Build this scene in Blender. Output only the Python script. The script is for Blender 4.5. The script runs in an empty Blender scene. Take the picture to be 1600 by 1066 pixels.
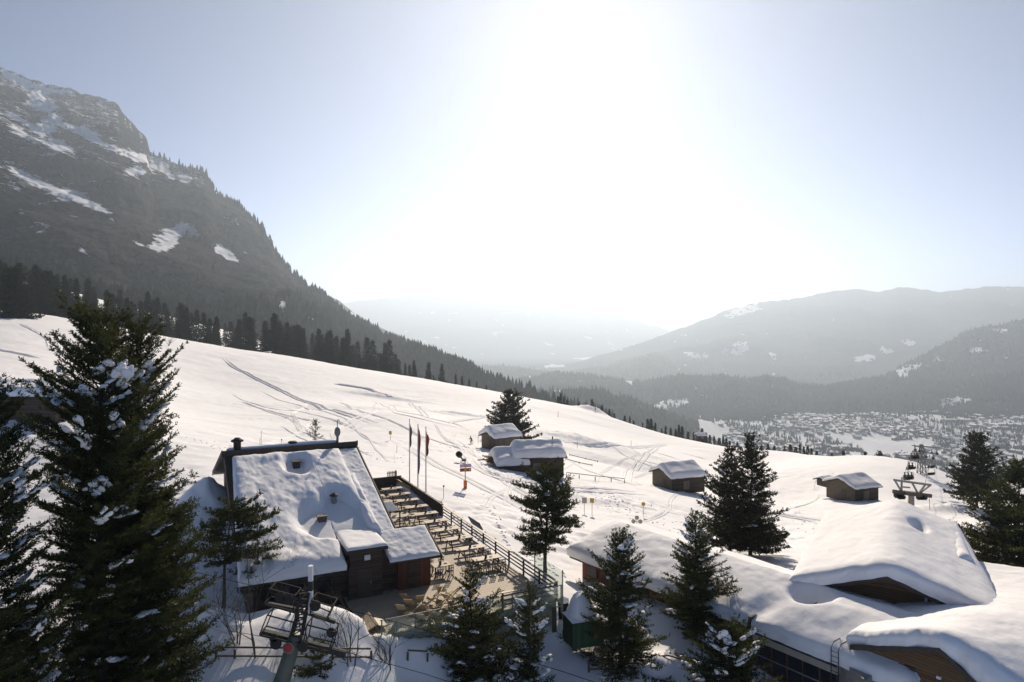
SKY_STRENGTH = .15; SUN_STRENGTH = 5.0; HAZE_D = 1/6700; HAZE_G = .53; HAZE_COL = (.70, .84, 1, 1); HAZE_TOP = 850; EXPO = .40; DUST = .3
import bpy, math, random
import numpy as np
from mathutils import Vector, Matrix

# ------------------------------------------------------------------ basics
random.seed(7)
F = 1067.0; HZ = 510.0; CZ = 19.0          # focal length in px of the photo, horizon row, camera height
SC = bpy.context.scene
COL = SC.collection

def W(px, py, Y):
    """world point seen at photo pixel (px,py) standing Y metres ahead"""
    return Vector(((px-800)/F*Y, Y, CZ-(py-HZ)/F*Y))
def GZ(px, py, z):
    """world point at pixel on the horizontal plane z"""
    return W(px, py, (CZ-z)*F/(py-HZ))

def tag(o, label=None, cat=None, group=None, kind=None):
    if label: o['label'] = label
    if cat: o['category'] = cat
    if group: o['group'] = group
    if kind: o['kind'] = kind
    return o
def empty(name, loc, rz=0.0, label=None, cat=None, group=None):
    o = bpy.data.objects.new(name, None); COL.objects.link(o)
    o.location = loc; o.rotation_euler = (0, 0, rz); o.empty_display_size = .3
    return tag(o, label, cat, group)
def copy_tree(o, parent=None):
    c = o.copy(); COL.objects.link(c)
    if parent is not None: c.parent = parent
    for ch in list(o.children): copy_tree(ch, c)
    return c

def mesh_np(name, V, quads=None, tris=None, mat=None, parent=None, smooth=False, loc=None, attr=None):
    V = np.asarray(V, dtype=np.float32).reshape(-1, 3)
    me = bpy.data.meshes.new(name)
    me.vertices.add(len(V)); me.vertices.foreach_set('co', V.ravel())
    nq = 0 if quads is None else len(quads); nt = 0 if tris is None else len(tris)
    parts = []; starts = []; off = 0
    if nq:
        q = np.asarray(quads, dtype=np.int32).reshape(-1, 4); parts.append(q.ravel()); starts.append(np.arange(nq)*4); off = nq*4
    if nt:
        t = np.asarray(tris, dtype=np.int32).reshape(-1, 3); parts.append(t.ravel()); starts.append(off+np.arange(nt)*3)
    L = np.concatenate(parts); S = np.concatenate(starts).astype(np.int32)
    me.loops.add(len(L)); me.loops.foreach_set('vertex_index', L.astype(np.int32))
    me.polygons.add(nq+nt); me.polygons.foreach_set('loop_start', S)
    if smooth: me.polygons.foreach_set('use_smooth', np.ones(nq+nt, dtype=bool))
    me.update(calc_edges=True)
    if attr:
        for k, a in attr.items():
            at = me.attributes.new(k, 'FLOAT', 'POINT'); at.data.foreach_set('value', np.asarray(a, dtype=np.float32))
    if mat: me.materials.append(mat)
    o = bpy.data.objects.new(name, me); COL.objects.link(o)
    if parent is not None: o.parent = parent
    if loc is not None: o.location = loc
    return o

class MB:
    """collects boxes, bars, tubes, lathes and prisms into ONE mesh"""
    def __init__(s): s.v = []; s.f = []
    def add(s, v, f):
        n = len(s.v); s.v += [tuple(p) for p in v]; s.f += [tuple(i+n for i in q) for q in f]; return s
    def box(s, c, size, rz=0.0, M=None):
        x, y, z = [k/2 for k in size]; v = []
        ca, sa = math.cos(rz), math.sin(rz)
        for dz in (-z, z):
            for dx, dy in ((-x, -y), (x, -y), (x, y), (-x, y)):
                p = Vector((dx, dy, dz))
                if M is not None: p = M @ p
                v.append((c[0]+p.x*ca-p.y*sa, c[1]+p.x*sa+p.y*ca, c[2]+p.z))
        return s.add(v, [(3,2,1,0),(4,5,6,7),(0,1,5,4),(1,2,6,5),(2,3,7,6),(3,0,4,7)])
    def box2(s, a, b):
        return s.box([(a[i]+b[i])/2 for i in range(3)], [abs(b[i]-a[i]) for i in range(3)])
    def bar(s, a, b, w, h=None, up=(0,0,1)):
        """square bar from a to b"""
        a = Vector(a); b = Vector(b); h = h or w; d = (b-a)
        if d.length < 1e-6: return s
        d = d.normalized(); u = Vector(up)
        if abs(d.dot(u)) > .98: u = Vector((0,1,0))
        r = d.cross(u).normalized(); u = r.cross(d)
        v = []
        for p in (a, b):
            for i, j in ((-1,-1),(1,-1),(1,1),(-1,1)): v.append(p+r*(i*w/2)+u*(j*h/2))
        return s.add(v, [(3,2,1,0),(4,5,6,7),(0,1,5,4),(1,2,6,5),(2,3,7,6),(3,0,4,7)])
    def tube(s, pts, r, n=8, cap=True):
        pts = [Vector(p) for p in pts]; rr = r if isinstance(r, (list, tuple)) else [r]*len(pts)
        v = []; f = []
        for i, p in enumerate(pts):
            d = (pts[min(i+1, len(pts)-1)]-pts[max(i-1, 0)]).normalized()
            u = Vector((0,0,1)) if abs(d.z) < .95 else Vector((0,1,0))
            a = d.cross(u).normalized(); b = a.cross(d)
            for k in range(n):
                t = 2*math.pi*k/n; v.append(p+(a*math.cos(t)+b*math.sin(t))*rr[i])
        for i in range(len(pts)-1):
            for k in range(n): f.append((i*n+k, (i+1)*n+k, (i+1)*n+(k+1)%n, i*n+(k+1)%n))
        if cap: f.append(tuple(range(n))); f.append(tuple((len(pts)-1)*n+k for k in reversed(range(n))))
        return s.add(v, f)
    def prism(s, poly, off):
        """polygon (3D points) extruded by the vector off"""
        n = len(poly); off = Vector(off); v = [Vector(p) for p in poly]+[Vector(p)+off for p in poly]
        f = [tuple(reversed(range(n))), tuple(range(n, 2*n))]+[(i, (i+1)%n, n+(i+1)%n, n+i) for i in range(n)]
        return s.add(v, f)
    def lathe(s, prof, c=(0,0,0), n=14, axis=None):
        v = []; f = []; c = Vector(c)
        R = Matrix.Identity(3) if axis is None else Vector((0,0,1)).rotation_difference(Vector(axis)).to_matrix()
        for r, z in prof:
            for k in range(n):
                t = 2*math.pi*k/n; v.append(c+R@Vector((r*math.cos(t), r*math.sin(t), z)))
        for i in range(len(prof)-1):
            for k in range(n): f.append((i*n+k, i*n+(k+1)%n, (i+1)*n+(k+1)%n, (i+1)*n+k))
        f.append(tuple(reversed(range(n)))); f.append(tuple((len(prof)-1)*n+k for k in range(n)))
        return s.add(v, f)
    def build(s, name, mat, parent=None, smooth=False, loc=None, bevel=0):
        me = bpy.data.meshes.new(name); me.from_pydata([tuple(p) for p in s.v], [], s.f)
        me.update()
        if smooth:
            me.polygons.foreach_set('use_smooth', [True]*len(me.polygons))
        me.materials.append(mat)
        o = bpy.data.objects.new(name, me); COL.objects.link(o)
        if parent is not None: o.parent = parent
        if loc is not None: o.location = loc
        if bevel:
            m = o.modifiers.new('bevel', 'BEVEL'); m.width = bevel; m.segments = 2; m.limit_method = 'ANGLE'
        return o

# ------------------------------------------------------------------ noise
def _hash(i, j, s):
    n = (i.astype(np.int64)*374761393 + j.astype(np.int64)*668265263 + s*974634777) & 0xffffffff
    n = ((n ^ (n >> 13))*1274126177) & 0xffffffff
    n = (n ^ (n >> 16)) & 0xffffffff
    return n/2147483647.5-1.0
def vnoise(x, y, s=0):
    x = np.asarray(x, float); y = np.asarray(y, float)
    i = np.floor(x); j = np.floor(y); u = x-i; v = y-j
    u = u*u*u*(u*(u*6-15)+10); v = v*v*v*(v*(v*6-15)+10)
    a = _hash(i, j, s); b = _hash(i+1, j, s); c = _hash(i, j+1, s); d = _hash(i+1, j+1, s)
    return (a*(1-u)+b*u)*(1-v)+(c*(1-u)+d*u)*v
def fbm(x, y, s=0, o=4, g=.5):
    r = 0; a = 1; t = 0
    for k in range(o):
        c, n = math.cos(.6*k), math.sin(.6*k)
        r = r+a*vnoise((x*c-y*n)*2**k+13.7*k, (x*n+y*c)*2**k-7.1*k, s+k); t += a; a *= g
    return r/t
def sstep(a, b, x):
    t = np.clip((x-a)/(b-a), 0, 1); return t*t*(3-2*t)

# ------------------------------------------------------------------ materials
def new_mat(name):
    m = bpy.data.materials.new(name); m.use_nodes = True
    nt = m.node_tree; return m, nt, nt.nodes['Principled BSDF']
def N(nt, t, **kw):
    n = nt.nodes.new(t)
    for k, v in kw.items():
        if k in n.inputs.keys(): n.inputs[k].default_value = v
        else: setattr(n, k, v)
    return n
def ramp(nt, src, stops):
    r = nt.nodes.new('ShaderNodeValToRGB'); e = r.color_ramp.elements
    while len(e) < len(stops): e.new(.5)
    for k, (p, c) in enumerate(stops):
        e[k].position = p; e[k].color = (*c, 1) if len(c) == 3 else c
    nt.links.new(src, r.inputs[0]); return r.outputs[0]
def mat(name, col, rough=.6, var=.25, scale=3.0, bump=.0, metal=0.0, stretch=(1,1,1), bscale=None, spec=.4):
    m, nt, b = new_mat(name); L = nt.links.new
    tc = N(nt, 'ShaderNodeTexCoord'); mp = N(nt, 'ShaderNodeMapping'); mp.inputs['Scale'].default_value = stretch
    L(tc.outputs['Object'], mp.inputs[0])
    n = N(nt, 'ShaderNodeTexNoise', Scale=scale, Detail=6.0, Roughness=.65); L(mp.outputs[0], n.inputs['Vector'])
    lo = [c*(1-var) for c in col]; hi = [min(1, c*(1+var)) for c in col]
    L(ramp(nt, n.outputs[0], [(.3, lo), (.7, hi)]), b.inputs['Base Color'])
    b.inputs['Roughness'].default_value = rough; b.inputs['Metallic'].default_value = metal
    b.inputs['Specular IOR Level'].default_value = spec
    if bump:
        n2 = N(nt, 'ShaderNodeTexNoise', Scale=bscale or scale*4, Detail=5.0); L(mp.outputs[0], n2.inputs['Vector'])
        bp = N(nt, 'ShaderNodeBump', Strength=bump, Distance=.05); L(n2.outputs[0], bp.inputs['Height']); L(bp.outputs[0], b.inputs['Normal'])
    return m
def planks(name, col, pitch=.16, axis='Z', var=.35, rough=.75, gap=.25):
    """boarded wood: dark joints every `pitch` along an object axis, grain along the board, board to board tone"""
    m, nt, b = new_mat(name); L = nt.links.new
    tc = N(nt, 'ShaderNodeTexCoord'); sp = N(nt, 'ShaderNodeSeparateXYZ'); L(tc.outputs['Object'], sp.inputs[0])
    dv = N(nt, 'ShaderNodeMath', operation='DIVIDE'); L(sp.outputs[axis], dv.inputs[0]); dv.inputs[1].default_value = pitch
    fr = N(nt, 'ShaderNodeMath', operation='FRACT'); L(dv.outputs[0], fr.inputs[0])
    fl = N(nt, 'ShaderNodeMath', operation='FLOOR'); L(dv.outputs[0], fl.inputs[0])
    wn = N(nt, 'ShaderNodeTexWhiteNoise', noise_dimensions='1D'); L(fl.outputs[0], wn.inputs['W'])
    mp = N(nt, 'ShaderNodeMapping'); sc = {'X': (6,.7,.7), 'Y': (.7,6,.7), 'Z': (.7,.7,6)}[axis]
    mp.inputs['Scale'].default_value = sc; L(tc.outputs['Object'], mp.inputs[0])
    n = N(nt, 'ShaderNodeTexNoise', Scale=3.0, Detail=7.0, Roughness=.7); L(mp.outputs[0], n.inputs['Vector'])
    a = N(nt, 'ShaderNodeMath', operation='MULTIPLY_ADD'); L(wn.outputs['Value'], a.inputs[0]); a.inputs[1].default_value = .45; L(n.outputs[0], a.inputs[2])
    sub = N(nt, 'ShaderNodeMath', operation='SUBTRACT'); L(a.outputs[0], sub.inputs[0]); sub.inputs[1].default_value = .22
    c = ramp(nt, sub.outputs[0], [(.2, [k*(1-var) for k in col]), (.8, [k*(1+var) for k in col])])
    j = N(nt, 'ShaderNodeMath', operation='GREATER_THAN'); L(fr.outputs[0], j.inputs[0]); j.inputs[1].default_value = .1
    mx = N(nt, 'ShaderNodeMix', data_type='RGBA'); L(j.outputs[0], mx.inputs['Factor'])
    mx.inputs['A'].default_value = (*[k*gap for k in col], 1); L(c, mx.inputs['B'])
    L(mx.outputs['Result'], b.inputs['Base Color']); b.inputs['Roughness'].default_value = rough
    b.inputs['Specular IOR Level'].default_value = .25
    bp = N(nt, 'ShaderNodeBump', Strength=.5, Distance=.02); L(j.outputs[0], bp.inputs['Height']); L(bp.outputs[0], b.inputs['Normal'])
    return m
def snow_mat(name, big=.25, small=.25, s1=.6, s2=5.0, tint=(.88,.88,.885)):
    m, nt, b = new_mat(name); L = nt.links.new
    g = N(nt, 'ShaderNodeNewGeometry')
    n1 = N(nt, 'ShaderNodeTexNoise', Scale=s1, Detail=4.0, Roughness=.55); L(g.outputs['Position'], n1.inputs['Vector'])
    n2 = N(nt, 'ShaderNodeTexNoise', Scale=s2, Detail=5.0, Roughness=.65); L(g.outputs['Position'], n2.inputs['Vector'])
    b1 = N(nt, 'ShaderNodeBump', Strength=big, Distance=.25); L(n1.outputs[0], b1.inputs['Height'])
    b2 = N(nt, 'ShaderNodeBump', Strength=small, Distance=.04); L(n2.outputs[0], b2.inputs['Height']); L(b1.outputs[0], b2.inputs['Normal'])
    L(b2.outputs[0], b.inputs['Normal'])
    L(ramp(nt, n1.outputs[0], [(.3, [c*.97 for c in tint]), (.7, tint)]), b.inputs['Base Color'])
    b.inputs['Roughness'].default_value = .8; b.inputs['Specular IOR Level'].default_value = .08
    return m
M = {}
M['snow'] = snow_mat('snow_ground', .22, .35, .5, 4.5)
M['roofsnow'] = snow_mat('snow_roof', .14, .3, 1.1, 9.0)
M['clump'] = snow_mat('snow_on_branches', .4, .4, 3.0, 16.0)

# ------------------------------------------------------------------ snow slope (one sheet, real relief)
TP = [  # photo pixel + distance of spots on the snow, read off the picture
 (0,1066,41),(250,1066,37),(500,1066,36.6),(640,1066,39.4),(800,1066,42),(1100,1066,42),(1400,1066,42),(1700,1066,42),
 (430,1006,38.2),(520,1006,38.5),(300,1010,38.4),(430,938,41.6),(500,934,41.6),(430,970,39.8),(500,968,39.8),(545,956,41.3),(577,999,40.4),(350,938,42.0),(350,970,40.0),(610,1006,40.4),(690,1010,41.4),(700,1045,41.5),(280,900,54),
 (870,1000,45.2),(940,1005,44.8),(965,1050,43),(905,905,57),(850,896,54.5),(1085,1010,44),(980,930,52),
 (800,850,61),(760,815,66),(700,795,70),(665,780,72),(640,757,77),(612,752,79),(727,763,80),
 (560,730,90),(450,720,90),(400,700,97),(340,760,70),(320,790,64),(325,830,60),(240,760,72),(150,740,77),(40,720,80),(-200,730,75),
 (50,645,95),(150,640,105),(-200,640,95),(300,640,150),(500,655,140),(650,650,150),(737,692,140),(785,697,140),(870,745,105),
 (300,590,230),(150,570,200),(30,548,200),(-200,545,200),(500,605,240),(650,625,240),(800,655,210),(900,680,190),
 (0,492,300),(-250,470,300),(60,490,320),(110,499,330),(200,515,340),(300,533,350),(450,557,370),(600,583,370),(700,601,360),(830,624,330),
 (935,648,320),(1100,693,290),(1250,710,255),(1400,737,215),(1480,750,195),(1600,790,150),(1750,820,140),
 (1000,745,135),(1065,770,119),(950,720,150),(1150,735,175),(1345,784,118),(1250,780,130),(1200,800,107),(1150,830,90),(1000,800,88),(900,790,88),
 (1050,840,74),(1250,845,80),(1480,795,118),(1560,810,105),(1560,880,62),(1700,900,60),(1450,950,52),
 (1100,713,215),(1050,697,240),(1000,683,250),(1170,726,215),(1020,705,190),(960,668,260),
 # beyond the skyline
 (0,474,460),(60,477,470),(200,508,480),(300,536,470),(450,566,490),(600,603,490),(700,630,480),(830,665,430),(935,700,420),(1100,760,380),(1250,800,330),(1400,830,280),(1550,880,230),(1750,900,210),
 (0,430,640),(-250,420,640),(200,480,680),(400,530,690),(600,610,690),(800,700,650),(1000,800,600),(1250,880,520),(1500,960,420),(1750,960,380)]
def _tps_fit(P, z, lam=.002):
    n = len(P); d = np.linalg.norm(P[:, None]-P[None], axis=2); K = np.where(d > 0, d*d*np.log(d+1e-9), 0)+lam*np.eye(n)
    A = np.zeros((n+3, n+3)); A[:n, :n] = K; A[:n, n] = 1; A[:n, n+1:] = P; A[n, :n] = 1; A[n+1:, :n] = P.T
    return np.linalg.solve(A, np.concatenate([z, np.zeros(3)]))
# building frame of the chalet and terrace: a runs right along the eaves, b runs away from the viewer
AX = Vector((.895, .446)); BX = Vector((-.446, .895)); FR = math.atan2(.446, .895)
def AB(a, b, z=0): return Vector((a*AX.x+b*BX.x, a*AX.y+b*BX.y, z))
_tp = np.array([W(*t) for t in TP]+[AB(*q) for q in ((6,45.6,.1),(8.5,45.4,.1),(4,46,.2),(10,44.2,.3),(10.2,46,.3),(2.5,48,.4),(7,45.0,.3))]); _extra = np.array([(x, y, -4.0) for x in (-40, -18, 0, 18, 40) for y in (14, 28)])
_tp = np.vstack([_tp, _extra])
def _uv(x, y):
    y = np.maximum(y, 10.0); u = np.clip(x/y, -1.35, 1.25); return np.stack([u*1.6, np.log(y)], -1)
_P = _uv(_tp[:, 0], _tp[:, 1]); _Wt = _tps_fit(_P, _tp[:, 2])
FLAT = []      # (x, y, radius, z): spots trodden flat
def ground(x, y):
    x = np.atleast_1d(np.asarray(x, float)); y = np.atleast_1d(np.asarray(y, float)); sh = x.shape
    q = _uv(x.ravel(), y.ravel()); z = np.zeros(len(q))
    for i in range(0, len(q), 20000):
        d = np.linalg.norm(q[i:i+20000, None]-_P[None], axis=2)
        z[i:i+20000] = (np.where(d > 0, d*d*np.log(d+1e-9), 0)@_Wt[:len(_P)])+_Wt[len(_P)]+q[i:i+20000]@_Wt[len(_P)+1:]
    return z.reshape(sh)
def to_ab(x, y): return x*AX.x+y*AX.y, x*BX.x+y*BX.y

def relief(x, y):
    """drifts, wind ripples, ski traffic"""
    r = np.hypot(x, y)
    z = fbm(x/38, y/30, 3, 3)*.55*sstep(70, 140, r)
    z += fbm(x/9, y/6, 11, 4)*.28*sstep(60, 130, r)*(.5+.5*fbm(x/60, y/60, 5, 2))
    z += fbm(x/2.6, y/1.9, 21, 4)*.10
    chop = sstep(.05, .45, fbm(x/17+3, y/14, 31, 3))
    z += chop*fbm(x/1.2, y/1.0, 41, 3)*.24*(1-sstep(130, 260, r))
    z += sstep(250, 320, r)*0
    return z
def mounds(x, y):
    z = np.zeros_like(x)
    for px, py, Y, rx, ry, h in ((560,975,40.6,1.6,.8,.25),(640,1010,41.2,3.0,.9,.35),(395,950,41.6,1.3,.8,.2),(880,990,46,1.6,1.2,.6),(1010,1046,43.0,1.6,1.0,.45),(1030,1060,42.2,2,1.0,.6),(740,1010,43.5,3,1.5,.5),
                                 (320,775,66,2.0,1.6,1.9),(940,985,45,3.5,1.0,-.4),(1490,790,112,6,3,1.4),(740,1015,42.4,2.5,.9,.4),(925,640,318,7,4,3.0),
                                 (600,612,235,14,2.2,1.1),(575,607,240,10,1.6,.8),(725,657,190,9,1.8,.9),(690,662,180,6,1.5,.6),(890,690,175,18,6,1.5),(955,715,150,14,5,-1.0),(650,640,200,16,6,1.0),(520,640,170,20,6,-.7),(940,790,92,6,2,.4)):
        c = W(px, py, Y); z = z+h*(1+.25*fbm(x*1.1, y*1.1, 87, 3))*np.exp(-((x-c.x)/rx)**2-((y-c.y)/ry)**2)
    return z
def under(x, y):
    """keeps the snow sheet below the terrace and the floors of the houses"""
    a, b = to_ab(x, y)
    ins = sstep(14.3, 15.0, a)*(1-sstep(22.6, 22.95, a))*sstep(39.7, 40.1, b)*(1-sstep(75.6, 76.2, b))
    ins2 = sstep(10.3, 10.8, a)*(1-sstep(22.6, 22.95, a))*sstep(39.9, 40.2, b)*(1-sstep(47, 48, b))
    ins3 = sstep(5.2, 6, a)*(1-sstep(14.3, 15, a))*sstep(47, 47.6, b)*(1-sstep(73, 74, b))
    return np.maximum(np.maximum(ins, ins2), ins3)
def snow_z(x, y):
    x = np.atleast_1d(np.asarray(x, float)); y = np.atleast_1d(np.asarray(y, float))
    z = ground(x, y)+relief(x, y)+mounds(x, y)
    k = under(x, y); return np.where(k > 0, z*(1-k)+k*np.minimum(z, -.6), z)
def gz(x, y): return float(snow_z(x, y)[0])
def on(px, py, Y=None):
    """spot on the snow seen at a pixel: march the ray"""
    ys = np.geomspace(30, 420, 1100); x = (px-800)/F*ys; s = CZ-(py-HZ)/F*ys; g = snow_z(x, ys)
    k = np.nonzero(s <= g)[0]; i = k[0] if len(k) else len(ys)-1
    return Vector((x[i], ys[i], g[i]))

na, nr = 900, 620
ang = np.linspace(-math.radians(62), math.radians(58), na); rad = np.concatenate([np.linspace(3, 34, 20)[:-1], np.geomspace(34, 820, nr-19)])
A_, R_ = np.meshgrid(ang, rad, indexing='ij'); X_ = R_*np.sin(A_); Y_ = R_*np.cos(A_)
Z_ = snow_z(X_.ravel(), Y_.ravel())
def grid_quads(n, m):
    i = np.arange(n-1)[:, None]*m+np.arange(m-1)[None]; i = i.ravel()
    return np.stack([i, i+1, i+m+1, i+m], 1)
tag(mesh_np('snow_ground', np.stack([X_.ravel(), Y_.ravel(), Z_], 1), quads=grid_quads(na, nr)[:, ::-1], mat=M['snow'], smooth=True), kind='structure')

# valley floor: one sheet to the horizon
def valley_z(x, y):
    u = x/np.maximum(y, 1)
    z = -330-60*sstep(3000, 9000, y)-120*sstep(6000, 16000, y)
    z = z+sstep(1500, 600, y)*190
    z += fbm(x/420, y/420, 55, 3)*26*sstep(1200, 1800, y)
    return z
# ------------------------------------------------------------------ hills and mountains
def inside(poly, x, y):
    p = np.array(poly, float); c = np.zeros(x.shape, bool); n = len(p); j = n-1
    for i in range(n):
        xi, yi = p[i]; xj, yj = p[j]
        cond = ((yi > y) != (yj > y)) & (x < (xj-xi)*(y-yi)/(yj-yi+1e-9)+xi); c ^= cond; j = i
    return c
def hill_mat(name, dark, mid, snow=(.8,.82,.86), scale=.02, rock=False):
    """forest or rock with open snow where the mesh attribute `open_snow` says there is a clearing or a ledge"""
    m, nt, b = new_mat(name); L = nt.links.new
    g = N(nt, 'ShaderNodeNewGeometry'); at = N(nt, 'ShaderNodeAttribute', attribute_name='open_snow')
    n1 = N(nt, 'ShaderNodeTexNoise', Scale=scale, Detail=9.0, Roughness=.7); L(g.outputs['Position'], n1.inputs['Vector'])
    n2 = N(nt, 'ShaderNodeTexNoise', Scale=scale*(7 if rock else 1.6), Detail=6.0, Roughness=.78); L(g.outputs['Position'], n2.inputs['Vector'])
    mp = N(nt, 'ShaderNodeMapping'); mp.inputs['Scale'].default_value = (.35, .35, 2.2) if rock else (1,1,1); mp.inputs['Rotation'].default_value = (0, .35, 0); L(g.outputs['Position'], mp.inputs[0])
    n3 = N(nt, 'ShaderNodeTexNoise', Scale=scale*2.2, Detail=8.0, Roughness=.72); L(mp.outputs[0], n3.inputs['Vector'])
    mb = N(nt, 'ShaderNodeMath', operation='ADD'); L(n1.outputs[0], mb.inputs[0]); L(n3.outputs[0], mb.inputs[1])
    hb = N(nt, 'ShaderNodeMath', operation='MULTIPLY'); L(mb.outputs[0], hb.inputs[0]); hb.inputs[1].default_value = .5
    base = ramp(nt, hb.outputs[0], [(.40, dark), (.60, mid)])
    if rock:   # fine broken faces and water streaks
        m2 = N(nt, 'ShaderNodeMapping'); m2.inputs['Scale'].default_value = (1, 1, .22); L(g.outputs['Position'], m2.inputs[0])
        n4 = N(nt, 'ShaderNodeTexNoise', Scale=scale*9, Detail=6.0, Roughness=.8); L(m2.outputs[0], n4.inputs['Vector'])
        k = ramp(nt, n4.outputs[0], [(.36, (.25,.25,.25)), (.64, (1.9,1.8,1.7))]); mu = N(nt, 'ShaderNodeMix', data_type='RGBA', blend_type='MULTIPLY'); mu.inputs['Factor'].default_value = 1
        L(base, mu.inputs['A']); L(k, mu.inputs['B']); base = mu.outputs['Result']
    ad = N(nt, 'ShaderNodeMath', operation='MULTIPLY_ADD'); L(n2.outputs[0], ad.inputs[0]); ad.inputs[1].default_value = 1.1; L(at.outputs['Fac'], ad.inputs[2])
    th = N(nt, 'ShaderNodeMapRange'); L(ad.outputs[0], th.inputs[0]); th.inputs[1].default_value = .98; th.inputs[2].default_value = 1.12
    mx = N(nt, 'ShaderNodeMix', data_type='RGBA'); L(th.outputs[0], mx.inputs['Factor']); L(base, mx.inputs['A']); mx.inputs['B'].default_value = (*snow, 1)
    L(mx.outputs['Result'], b.inputs['Base Color']); b.inputs['Roughness'].default_value = .9; b.inputs['Specular IOR Level'].default_value = .0
    bp = N(nt, 'ShaderNodeBump', Strength=1.0 if rock else .7, Distance=22.0 if rock else 8.0)
    L((hb if rock else n2).outputs[0], bp.inputs['Height']); L(bp.outputs[0], b.inputs['Normal'])
    return m
def soften(a, n):
    for _ in range(n):
        b = a.copy(); b[1:-1] = .25*a[:-2]+.5*a[1:-1]+.25*a[2:]; a = b.copy(); a[:, 1:-1] = .25*b[:, :-2]+.5*b[:, 1:-1]+.25*b[:, 2:]
    return a
def ridge(name, pts, foot, nx, ny, p=1.2, amp=10.0, nscale=120.0, sky=0.0, mask=(), material=None, seed=0, bands=0.0, back=.12, speck=0.0, feather=5.0, blur=2):
    """a mountain whose crest runs through the given spots; foot(px) gives (distance, height) of its base"""
    P = np.array(pts, float); px = np.linspace(P[0, 0], P[-1, 0], nx); py = np.interp(px, P[:, 0], P[:, 1]); D = np.interp(px, P[:, 0], P[:, 2])
    py = py+fbm(px/9, px*0+seed, seed, 4)*sky
    ft = np.array([foot(q) for q in px]); t = np.concatenate([np.linspace(0, 1, ny), [1+back*.3, 1+back, 1+back*3]])
    T = t[None, :]; u = (px-800)/F
    Yc = D[:, None]; zc = (CZ-(py-HZ)/F*D)[:, None]; Y0 = ft[:, 0:1]; z0 = ft[:, 1:2]
    Y = Y0+(Yc-Y0)*T; X = u[:, None]*Y
    tt = np.clip(T, 0, 1); Z = z0+(zc-z0)*tt**p
    env = np.sin(np.pi*tt**.8)**.7*(tt < 1)
    Z = Z+fbm(X/nscale, Y/nscale, seed+9, 5, .55)*amp*env
    if bands:
        q = (Z+.42*X+fbm(X/160, Y/160, 3, 3)*40)/95.0
        st = (np.floor(q)+sstep(.55, 1.0, q-np.floor(q))-q)*95.0*bands
        Z = Z+st*env
        Y = Y+fbm(X/70, Z/45, seed+4, 5, .6)*55*env
        Y = Y+(np.abs(fbm(X/34+Z*.012, Z/26, seed+6, 5, .62))-.22)*62*env+(np.abs(fbm(X/15, Z/60, seed+7, 4, .6))-.2)*26*env
    Z = Z-np.where(T > 1, (T-1)*(zc-z0)*1.6+20*(T > 1.2), 0)
    X = u[:, None]*Y if not bands else X
    PX = 800+F*X/Y; PY = HZ+F*(CZ-Z)/Y
    msk = np.zeros(X.shape)
    wx = PX+fbm(PX/7, PY/5, 77, 4, .65)*feather*1.8; wy = PY+fbm(PX/6, PY/5, 78, 4, .65)*feather*.8
    for poly in mask: msk = np.maximum(msk, inside(poly, wx, wy)*1.0)
    msk = soften(msk, blur)
    if bands:   # snow caught on ledges of the upper cliff
        gx = np.stack([np.gradient(X, axis=0), np.gradient(Y, axis=0), np.gradient(Z, axis=0)], -1); gy = np.stack([np.gradient(X, axis=1), np.gradient(Y, axis=1), np.gradient(Z, axis=1)], -1)
        nn = np.cross(gx, gy); nz = np.abs(nn[..., 2])/(np.linalg.norm(nn, axis=-1)+1e-9)
        msk = np.clip(msk*1.05, 0, 1.2)+.46*sstep(.55, .88, nz)*(.25+.75*sstep(430, 240, PY))*sstep(560, 330, PX)+.10*fbm(X/90, Z/60, 93, 4)
    else: msk = np.where(msk > .02, msk*(1-.9*sstep(.22, .42, fbm(PX/3.5, PY/2.2, 95, 3)))+.35*fbm(PX/5, PY/3, 94, 3), .55*sstep(.50, .6, fbm(PX/9, PY/4, 96, 4)))
    if speck: msk = np.maximum(msk, speck*sstep(.25, .6, fbm(X/140, Y/200, 91, 4)))
    V = np.stack([X.ravel(), Y.ravel(), Z.ravel()], 1); n, m = X.shape
    o = mesh_np(name, V, quads=grid_quads(n, m)[:, ::-1], mat=material, smooth=True, attr={'open_snow': msk.ravel()})
    tag(o, kind='structure')
    return dict(X=X, Y=Y, Z=Z, mask=msk, PX=PX, PY=PY, ny=ny)
def sc4(l, ox=0, oy=80, s=2.962): return [(ox+x/s, oy+y/s) for x, y in l]
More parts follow.
